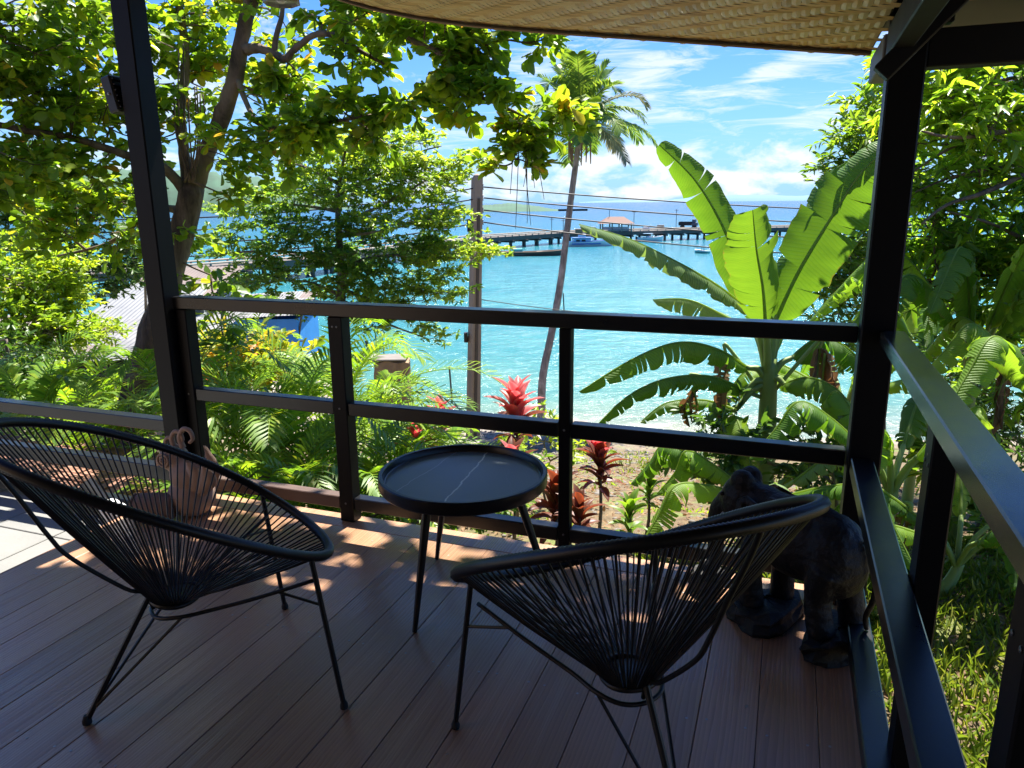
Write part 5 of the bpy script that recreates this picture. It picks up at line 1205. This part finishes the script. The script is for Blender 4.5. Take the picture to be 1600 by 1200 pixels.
# ------------------------------------------------------------------ boats
def hull_mesh(L, B, H, sheer=.5, n=14, inset=.0):
    V = []; F = []; m_ = 7
    for i in range(n+1):
        t = i/n; x = (t-.5)*L; wd = B*.5*(math.sin(PI*min(1, (.12+t*.62)))**.6)*(1-max(0, (t-.72)/.28)**2*.97); top = H*(1+sheer*max(0, t-.35)**2*1.8+sheer*.25*max(0, .25-t))
        for j in range(m_):
            a = j/(m_-1)*2-1; V.append((x+(abs(a))*.06*L*t*t, a*wd*(1 if abs(a) == 1 else .85), top if abs(a) == 1 else H*(.12+.0*t)*(abs(a)*2.2) if abs(a) > .5 else 0))
    for i in range(n):
        for j in range(m_-1): q = i*m_+j; F.append((q, q+m_, q+m_+1, q+1))
    F.append(tuple(range(m_))); F.append(tuple(n*m_+j for j in range(m_))[::-1])
    return V, F
def boat(name, label, px, py, L, B, H, rz, hm, extras, group='boats in the bay', s_=None):
    c = onz(px, py, SEA-.15); root = empty(name, c, rz, label=label, cat='boat', group=group)
    V, F = hull_mesh(L, B, H); o = mesh_obj('hull', V, F, hm, root); so = o.modifiers.new('thick', 'SOLIDIFY'); so.thickness = .06
    mb = MB(); P = [(v[0], v[1], v[2]) for k, v in enumerate(V) if k % 7 == 0]; P2 = [V[k*7+6] for k in range(len(V)//7)]
    mb.tube(P+P2[::-1], .07, 5); mb.build('gunwale', extras.get('rail', M_WHITEP), root)
    mb = MB(); mb.box(-L*.42, L*.3, -B*.36, B*.36, H*.45, H*.5); mb.build('boat_deck', M_CONC, root)
    for nm, bx, mt in extras.get('boxes', ()): mb = MB(); mb.box(*bx, .04); mb.build(nm, mt, root)
    for P_ in extras.get('masts', ()): mb = MB(); mb.tube(P_, .05, 5); mb.build('mast', M_STEEL, root)
    return root
M_BLUEB = simple('blue_boat_paint', (.04, .16, .45), .45, .2, 2); M_BLUEL = simple('light_blue_paint', (.22, .42, .62), .5, .2, 2); M_REDB = simple('red_boat_paint', (.35, .05, .04), .5, .2, 2); M_TEALT = simple('teal_tarp', (.10, .40, .38), .8, .2, 3); M_HULLD = simple('dark_wood_hull', (.09, .065, .05), .8, .4, 2)
boat('fishing_boat', 'blue and white wooden fishing boat moored under the pier, right of the palm trunk', 920, 386, 9.6, 2.7, 1.15, YAW+.18, M_WHITEP, dict(rail=M_BLUEB, boxes=[
    ('cabin', (-3.4, .2, -.9, .9, .6, 1.9), M_BLUEL), ('cabin_roof', (-3.7, .6, -1.15, 1.15, 1.903, 2.05), M_BLUEB), ('wheelhouse', (-2.2, -.8, -.6, .6, 2.053, 2.7), M_WHITEP), ('window', (-3.0, -2.2, -.93, -.905, 1.1, 1.6), M_STEEL), ('window', (-1.8, -1.0, -.93, -.905, 1.1, 1.6), M_STEEL), ('hull_stripe', (-4.0, 2.2, -1.36, -1.30, .62, .86), M_BLUEB)], masts=[[(.9, 0, .5), (.9, 0, 3.6)], [(-1.5, 0, 2.7), (-1.5, 0, 3.9)]]))
boat('speedboat', 'white speedboat with raised bow beside the pier, under the upright banana leaf', 1014, 378, 5.8, 2.2, 1.0, YAW+.1, M_WHITEP, dict(boxes=[('console', (-.6, .4, -.5, .5, .5, 1.4), M_WHITEP), ('canopy', (-1.6, .7, -.9, .9, 1.9, 1.98), M_BLUEL), ('outboard_motor', (-3.2, -2.8, -.25, .25, .3, 1.3), M_STEEL)], masts=[[(-1.5, .8, .6), (-1.5, .8, 1.9)], [(.6, .8, .6), (.6, .8, 1.9)], [(.6, -.8, .6), (.6, -.8, 1.9)], [(-1.5, -.8, .6), (-1.5, -.8, 1.9)]]))
boat('small_boat', 'small teal boat on open water far right of the pier piles', 1097, 397, 2.9, 1.3, .55, YAW+2.2, M_TEALT, dict(boxes=[('canopy', (-.8, .6, -.5, .5, 1.25, 1.32), M_WHITEP), ('seat', (-.3, .1, -.45, .45, .3, .6), M_STEEL)], masts=[[(-.7, .4, .3), (-.7, .4, 1.25)], [(.5, -.4, .3), (.5, -.4, 1.25)]]))
boat('barge', 'long low brown barge with teal tarp moored right of the utility pole', 834, 401, 10.0, 2.4, .85, YAW+.08, M_HULLD, dict(rail=M_BROWNB, boxes=[('teal_tarp', (-3.6, -2.0, -.7, .7, .45, 1.4), M_TEALT), ('crate', (.5, 1.6, -.5, .5, .45, .9), M_BROWNB), ('cargo_boards', (-1.6, 3.2, -.95, .95, .55, .72), M_BROWNB)]))
boat('raft', 'flat brown raft behind the utility pole', 752, 399, 9.0, 2.6, .5, YAW+.05, M_HULLD, dict(rail=M_BROWNB, boxes=[('crate', (-1.6, -.4, -.6, .6, .3, .9), M_BROWNB)]))
# sticks standing in the shallows
for px, y0, y1, s_, lab in ((884, 486, 458, 50, 'thin stake standing in the water right of the palm trunk'), (706, 598, 574, 33.5, 'short stake in the shallows left of the utility pole'), (436, 560, 490, 43, 'upright stake by the blue hut'), (458, 560, 488, 42.5, 'leaning mooring stake with crossbar right of the blue hut')):
    a = at(px, y0, s_); b = at(px+(14 if px == 458 else -4), y1, s_); a.z = min(a.z, SEA-.3); mb = MB(); mb.tube([a-a, b-a], .045 if px != 458 else .07, 5)
    if px == 458: m_ = (b-a)*.5; mb.tube([m_-R2*.35, m_+R2*.35], .05, 5)
    o = mb.build('stake', M_HULLD, None, loc=a); tag(o, lab, 'stake')

# ------------------------------------------------------------------ shacks on the left shore
M_TIN = simple('grey_tin', (.18, .177, .17), .55, .4, .8, metal=.2, bump=.15, bscale=3); M_TINB = simple('rusty_tin', (.15, .115, .10), .8, .5, .7, bump=.2, bscale=4); M_TINW = simple('white_tin', (.16, .165, .165), .5, .2, .8)
M_WALLG = simple('grey_green_wall', (.30, .33, .29), .9, .3, 1); M_BLUEW = simple('blue_wall', (.03, .20, .50), .6, .25, .8); M_DARKIN = simple('painted_opening', (.015, .015, .014), .9, .2, 2)  # near-black on solid faces stands in for the shade inside openings
def shack(label, A, B, depth, rise, tin, wall, over=.25, win=1, rows=3):
    "A, B: front eave corners (world); roof rises away from the eave"
    A = Vector(A); B = Vector(B); X = (B-A); W_ = X.length; X.z = 0; ang = math.atan2(X.y, X.x)
    gzz = gzp((A.x+B.x)/2, (A.y+B.y)/2); base = Vector((A.x, A.y, gzz-.1)); root = empty('shack', base, ang, label=label, cat='shack', group='shore shacks')
    h = A.z-base.z; h2 = B.z-base.z; nsh = max(3, int(W_/1.0)); V0 = None
    for r_ in range(rows):
        for i in range(nsh):
            x0 = W_*i/nsh; x1 = W_*(i+1)/nsh+.04; y0 = depth*r_/rows-.0; y1 = depth*(r_+1)/rows+.08; V = []; F = []; n = 10
            for j in range(n+1):
                x = x0+(x1-x0)*j/n
                for y in (y0, y1):
                    z = h+(h2-h)*x/W_+rise*y/depth+(.022 if j % 2 else 0)+.02*(rows-r_)*(1 if y == y1 else -.2)*.3+.008*(i % 2); V.append((x, y, z))
            for j in range(n): F.append((j*2, j*2+2, j*2+3, j*2+1))
            o = mesh_obj('roof_sheet', V, F, tin if random.random() > .25 else (M_TINB if tin is not M_TINW else M_TIN), root); o.modifiers.new('t', 'SOLIDIFY').thickness = .012
    mb = MB(); t = .08; hh = min(h, h2)-.04
    mb.box(over, W_-over, over, over+t, 0, hh); mb.build('front_wall', wall, root)
    mb = MB(); mb.box(over, over+t, over+t+.002, depth-.1, 0, hh); mb.build('side_wall', wall, root)
    mb = MB(); mb.box(W_-over-t, W_-over, over+t+.002, depth-.1, 0, hh); mb.build('side_wall', wall, root)
    mb = MB(); mb.box(over+t+.01, W_-over-t-.01, depth-.2, depth-.12, 0, hh+rise*.8); mb.build('back_wall', wall, root)
    for i in range(win):
        x = W_*(i+.6)/(win+.3); f = MB(); f.box(x-.5, x+.5, over-.03, over-.004, hh-1.15, hh-.25, .01); fr = f.build('window', M_WHITEP if i % 2 else M_WALLG, root)
        f = MB(); f.box(x-.43, x+.43, over-.045, over-.033, hh-1.08, hh-.32); f.build('pane', M_DARKIN, fr)
    mb = MB(); mb.box(.4*W_, .4*W_+.8, over-.02, over-.003, 0, 1.9); mb.build('door', M_RAILB, root)
    mb = MB()
    for y in np.linspace(.1, depth-.1, 4): mb.box(.05, W_-.05, y, y+.06, h-.12+rise*y/depth, h-.02+rise*y/depth) if abs(h-h2) < .05 else None
    if mb.V: mb.build('purlin', M_BROWNB, root)
    return root
shack('shack with pale corrugated roof, left of the big leaning trunk', at(120, 505, 36), at(262, 512, 36), 5.5, 1.35, M_TINW, M_WALLG, win=2)
shack('shack with rusty brown roof behind the pale roof', at(170, 468, 43), at(330, 462, 43), 6, 1.2, M_TINB, M_WALLG)
shack('nearest shack with grey and rusty tin roof and front painted dark as an opening', at(95, 566, 26), at(300, 560, 26), 5.0, .75, M_TIN, M_DARKIN, win=2)
shack('shack with long grey roof and bright blue side, behind the first railing bay', at(325, 500, 42), at(468, 492, 42), 5, .8, M_TIN, M_BLUEW, win=0)
o = MB().box(-1.5, 1.5, -.12, .12, 0, 2.4, .01).build('concrete_wall', M_CONC, None, loc=gb(258, 22, -.3)); o.rotation_euler = (0, 0, YAW); tag(o, 'pale grey-green concrete wall right behind the big leaning trunk', 'wall')

# ruined concrete stump by the beach, with ladder and post behind
c = gb(612, 24, -.2); st_ = empty('concrete_stump', c, YAW, label='ruined concrete block with weathered brown face on the beach', cat='concrete block')
zt = at(612, 562, 24).z-c.z
V = [(-.55, -.4, 0), (.42, -.45, 0), (.45, .5, 0), (-.5, .5, 0), (-.5, -.38, zt), (.62, -.4, zt-.05), (.6, .5, zt), (-.45, .5, zt+.03)]
bm = bmesh.new(); vs = [bm.verts.new(v) for v in V]
for f in ((3, 2, 1, 0), (4, 5, 6, 7), (0, 1, 5, 4), (1, 2, 6, 5), (2, 3, 7, 6), (3, 0, 4, 7)): bm.faces.new([vs[i] for i in f])
bmesh.ops.subdivide_edges(bm, edges=bm.edges[:], cuts=7, use_grid_fill=True)
for v in bm.verts: v.co += Vector(rng.normal(0, .022, 3))
me = bpy.data.meshes.new('block'); bm.to_mesh(me); bm.free(); me.materials.append(simple('tan_weathered', (.25, .17, .10), .95, .5, 3, bump=.8, bscale=12)); link(bpy.data.objects.new('block', me), st_)
mb = MB(); mb.box(-1.6, .55, -.45, .5, zt+.035, zt+.10, .02); mb.build('top_slab', M_ROCK, st_)
c = onz(596, 560, SEA+.02); lz = (at(590, 524, st(c.x, c.y)[0]).z-c.z)
ld = empty('ladder', c, YAW, label='ladder leaning in the water behind the concrete stump', cat='ladder')
for x in (-.2, .2): mb = MB(); mb.tube([(x, 0, -.3), (x-.15, .3, lz)], .035, 5); mb.build('rail', M_HULLD, ld)
for i in range(5): z = lz*(i+.5)/5; f = z/lz; mb = MB(); mb.tube([(-.2-.15*f, .3*f, z), (.2-.15*f, .3*f, z)], .025, 5); mb.build('rung', M_HULLD, ld)
a = onz(584, 562, SEA); b = at(572, 532, st(a.x, a.y)[0]); mb = MB(); mb.tube([Vector((0, 0, -.3)), b-a], .10, 6); o = mb.build('mooring_post', M_HULLD, None, loc=a); tag(o, 'thick leaning post standing in the water left of the ladder', 'post')
# rocks along the waterline
RK = [(648, 30.2, .42, 'largest brown rock at the waterline, right of the concrete stump'), (676, 29.4, .26, 'flat rock at the waterline above the pink-topped plant'), (628, 29.0, .22, 'small rock at the foot of the concrete stump'), (700, 30.4, .30, 'rounded rock just left of the utility pole'),
      (716, 29.3, .16, 'smallest rock left of the utility pole'), (765, 30.2, .24, 'rock at the waterline just right of the utility pole'), (778, 29.6, .18, 'small rock between the utility pole and the red-leaved plant'), (664, 28.6, .18, 'small dark rock in front of the largest one')]
for i, (px, s_, r_, lab) in enumerate(RK):
    c = gb(px, s_, .0)
    bm = bmesh.new(); bmesh.ops.create_icosphere(bm, subdivisions=2, radius=r_)
    for v in bm.verts: v.co = Vector((v.co.x*1.3, v.co.y, v.co.z*.6))*(1+.18*math.sin(v.co.x*19+i)+.12*math.sin(v.co.y*23+v.co.z*17))
    me = bpy.data.meshes.new('rock'); bm.to_mesh(me); bm.free(); me.materials.append(M_ROCK); o = bpy.data.objects.new('rock', me); link(o, None, c); o.rotation_euler = (0, 0, random.random()*6)
    tag(o, lab, 'rock', 'rocks along the waterline')

# ------------------------------------------------------------------ carved elephant
el_o = empty('elephant_statue', (.115, 2.665, .0), math.radians(150), label='dark carved wooden elephant statue on log bases in the deck corner', cat='statue')
el_o.scale = (.93,)*3
ZB = .075
def mixed(parts, name, mat, parent, vox=.009, disp=.006, it=3):
    mb = MB()
    for p in parts:
        if p[0] == 'b': mb.ball(p[1], p[2], 16, 12, Matrix.Rotation(p[3], 4, 'Y') if len(p) > 3 else None)
        else: mb.tube(smooth_path(p[1], 4), list(np.interp(np.linspace(0, 1, (len(p[1])-1)*4+1), np.linspace(0, 1, len(p[2])), p[2])), 12)
    o = mb.build(name, mat, parent); r_ = o.modifiers.new('r', 'REMESH'); r_.mode = 'VOXEL'; r_.voxel_size = vox; r_.use_smooth_shade = True
    s_ = o.modifiers.new('s', 'SMOOTH'); s_.iterations = it; s_.factor = .6
    if disp:
        tx = bpy.data.textures.new(name+'_carving', 'CLOUDS'); tx.noise_scale = .035; d_ = o.modifiers.new('d', 'DISPLACE'); d_.texture = tx; d_.strength = disp
    return o
z0 = ZB
mixed([('b', (0, 0, z0+.31), (.22, .125, .15)), ('b', (-.13, 0, z0+.30), (.13, .128, .165), .2), ('b', (.12, 0, z0+.33), (.13, .115, .15)), ('b', (-.01, 0, z0+.39), (.19, .07, .10)),
       ('b', (.265, 0, z0+.40), (.095, .082, .115), -.2), ('b', (.255, .032, z0+.495), (.05, .04, .045)), ('b', (.255, -.032, z0+.495), (.05, .04, .045)), ('b', (.17, 0, z0+.38), (.12, .085, .11)),
       ('t', [(.30, 0, z0+.40), (.365, 0, z0+.32), (.385, 0, z0+.20), (.375, 0, z0+.09), (.41, 0, z0+.035), (.45, 0, z0+.06)], [.062, .05, .038, .030, .024, .02]),
       ('t', [(.15, .068, z0+.28), (.165, .070, z0+.14), (.15, .070, z0+.0)], [.062, .046, .050]), ('t', [(.13, -.068, z0+.28), (.105, -.070, z0+.14), (.10, -.070, z0+.0)], [.062, .046, .050]),
       ('t', [(-.15, .070, z0+.28), (-.12, .072, z0+.15), (-.15, .072, z0+.0)], [.078, .050, .052]), ('t', [(-.16, -.070, z0+.28), (-.17, -.072, z0+.15), (-.20, -.072, z0+.0)], [.078, .050, .052])], 'body', M_ELE, el_o)
for s in (-1, 1):
    V = []; F = []; n = 12
    V.append((.21, s*.075, z0+.42))
    for ring in (.5, 1):
        for i in range(n):
            a = 2*PI*i/n; r_ = ring*(.075+.02*math.sin(a*2+1)); V.append((.20-.03*ring-.35*abs(0)+math.cos(a)*r_*.95-.02, s*(.082+.035*ring*(.6-.4*math.cos(a))), z0+.385+math.sin(a)*r_*1.25))
    for i in range(n): j = (i+1) % n; F += [(0, 1+i, 1+j), (1+i, 1+n+i, 1+n+j, 1+j)]
    o = mesh_obj('ear', V, F, M_ELE, el_o, smooth=True); o.modifiers.new('t', 'SOLIDIFY').thickness = .012
    mb = MB(); mb.tube(smooth_path([(.31, s*.045, z0+.345), (.355, s*.06, z0+.29), (.41, s*.058, z0+.285)], 4), list(np.linspace(.012, .004, 9)), 8); mb.build('tusk', simple('old_ivory', (.28, .26, .22), .5, .2, 10) if s < 0 else bpy.data.materials['old_ivory'], el_o, smooth='all')
    mb = MB(); mb.ball((.325, s*.062, z0+.425), .009, 8, 6); mb.build('eye', M_STEEL, el_o, smooth=True)
mb = MB(); mb.tube(smooth_path([(-.245, 0, z0+.40), (-.285, -.005, z0+.32), (-.29, -.01, z0+.20), (-.265, -.015, z0+.10), (-.27, -.02, z0+.05)], 5), list(np.linspace(.016, .008, 21)), 8); mb.build('tail', M_ELE, el_o, smooth='all')
def logbase(cx, cy, rx, ry, h, sd):
    r_ = np.random.default_rng(sd); n = 16; V = []; F = []
    prof = [(1.0, 0), (1.04, h*.25), (.96, h*.55), (1.0, h*.85), (.86, h), (.0, h*.97)]
    for k, z in prof:
        for i in range(n): a = 2*PI*i/n; q = k*(1+.13*math.sin(3*a+sd)+.07*r_.normal()); V.append((cx+rx*q*math.cos(a), cy+ry*q*math.sin(a), z+.006*r_.normal()*(z > 0)))
    for i in range(len(prof)-1):
        for j in range(n): F.append((i*n+j, i*n+(j+1) % n, (i+1)*n+(j+1) % n, (i+1)*n+j))
    F.append(tuple(range(n))[::-1]); return mesh_obj('log_base', V, F, M_ELEB, el_o)
logbase(.13, 0, .13, .17, .088, 1); logbase(-.175, 0, .105, .155, .088, 4); logbase(.41, 0, .07, .07, .10, 7)

# ------------------------------------------------------------------ clay figure, pot and lantern at the left corner
cf = empty('clay_bird_figure', (-2.80, 2.79, 0), label='buff clay bird figure with curled crest beside the left corner post', cat='figurine')
mixed([('b', (0, 0, .10), (.125, .115, .11)), ('b', (.01, 0, .21), (.11, .095, .09)), ('b', (-.085, 0, .295), (.078, .07, .072)), ('t', [(-.13, 0, .285), (-.185, -.005, .262), (-.205, -.005, .235)], [.038, .022, .006]), ('t', [(0, 0, .2), (-.04, 0, .25), (-.08, 0, .29)], [.075, .065, .06])], 'body', M_TERRA, cf, .008, .003)
for x, z, k in ((-.125, .355, .75), (-.075, .378, 1.0), (-.02, .385, 1.2)):
    P = [(x, 0, z-.03), (x-.012*k, 0, z+.02*k), (x+.012*k, 0, z+.058*k), (x+.045*k, 0, z+.055*k), (x+.058*k, 0, z+.022*k), (x+.038*k, 0, z+.002*k)]
    mb = MB(); mb.tube(smooth_path(P, 5), list(np.linspace(.014, .008, 26)*k**.5), 8); mb.build('crest_curl', M_TERRA, cf, smooth='all')
for r_ in (.034, .018):
    Mx = Matrix.Translation((-.095, -.066, .30)) @ Matrix.Rotation(PI/2, 4, 'X'); mb = MB(); mb.tube([Mx @ Vector((r_*math.cos(a), r_*math.sin(a), 0)) for a in np.linspace(0, 2*PI, 17)[:-1]], .006, 6, closed=True); mb.build('eye_ring', M_TERRA, cf, smooth='all')
mb = MB(); mb.ball((-.095, -.07, .30), .012, 8, 6); mb.build('eye', M_TERRAD, cf, smooth=True)
for i, (x, y, tx, tz, w_) in enumerate(((.06, -.05, .07, .34, .075), (.08, .03, .12, .385, .06), (.09, -.05, .175, .325, .075))):
    V = []; F = []; n = 8
    for k in range(n+1):
        t = k/n; cxp = x+(tx-x)*t; czp = .14+(tz-.14)*t; ww = w_*math.sin(PI*(.15+t*.8)); bend = .03*math.sin(t*PI)
        for j in (-1, 0, 1): V.append((cxp+j*ww*.8+bend, y-.02*(1-abs(j))-.02*t, czp-abs(j)*.015))
    for k in range(n):
        for j in range(2): q = k*3+j; F.append((q, q+1, q+4, q+3))
    o = mesh_obj('tail_petal', V, F, M_TERRA, cf, smooth=True); o.modifiers.new('t', 'SOLIDIFY').thickness = .012
pt = empty('clay_pot', (-2.93, 2.66, .072), label='dark weathered clay pot lying on the deck in front of the bird figure', cat='pot')
Mp = Matrix.Rotation(.35, 4, 'Z') @ Matrix.Rotation(PI/2, 4, 'Y')
mb = MB(); mb.lathe([(.045, .11), (.06, .105), (.07, .06), (.072, 0), (.068, -.07), (.060, -.085), (.055, -.085), (.058, -.06), (.060, .0), (.05, .08), (.001, .09)], 24, (0, 0, 0), Mp); mb.build('pot_body', M_TERRAD, pt, smooth=True)
mb = MB(); mb.tube([Mp @ Vector((.062*math.cos(a), .062*math.sin(a), -.085)) for a in np.linspace(0, 2*PI, 25)[:-1]], .008, 6, closed=True); mb.build('pot_rim', M_TERRAD, pt, smooth='all')
ln = empty('garden_lantern', (-3.24, 2.68, -.169), .3, label='white and black garden spotlight lying on the walkway by the deck step', cat='lantern')
Ml = Matrix.Translation((0, 0, .16)) @ Matrix.Rotation(-1.05, 4, 'Y')
mb = MB(); mb.lathe([(.05, -.06), (.062, -.055), (.065, .03), (.05, .05), (.02, .06)], 20, (0, 0, 0), Ml); mb.build('lamp_body', M_WHITEP, ln, smooth=True)
mb = MB(); mb.lathe([(.04, .055), (.055, .062), (.10, .17), (.105, .18), (.098, .18), (.05, .08), (.001, .07)], 20, (0, 0, 0), Ml @ Matrix.Rotation(.0, 4, 'X')); mb.build('shade_cone', M_STEEL, ln, smooth=True)
mb = MB(); mb.lathe([(.09, 0), (.09, .012), (.03, .02), (.015, .03), (.015, .12)], 20); mb.build('base', M_GREYP, ln, smooth=True)
for dx in (.0, .09): mb = MB(); mb.tube([(dx+.05*math.cos(a), -.09, .055+.05*math.sin(a)) for a in np.linspace(0, 2*PI, 21)[:-1]], .004, 5, closed=True); mb.build('wire_loop', M_STEEL, ln, smooth='all')
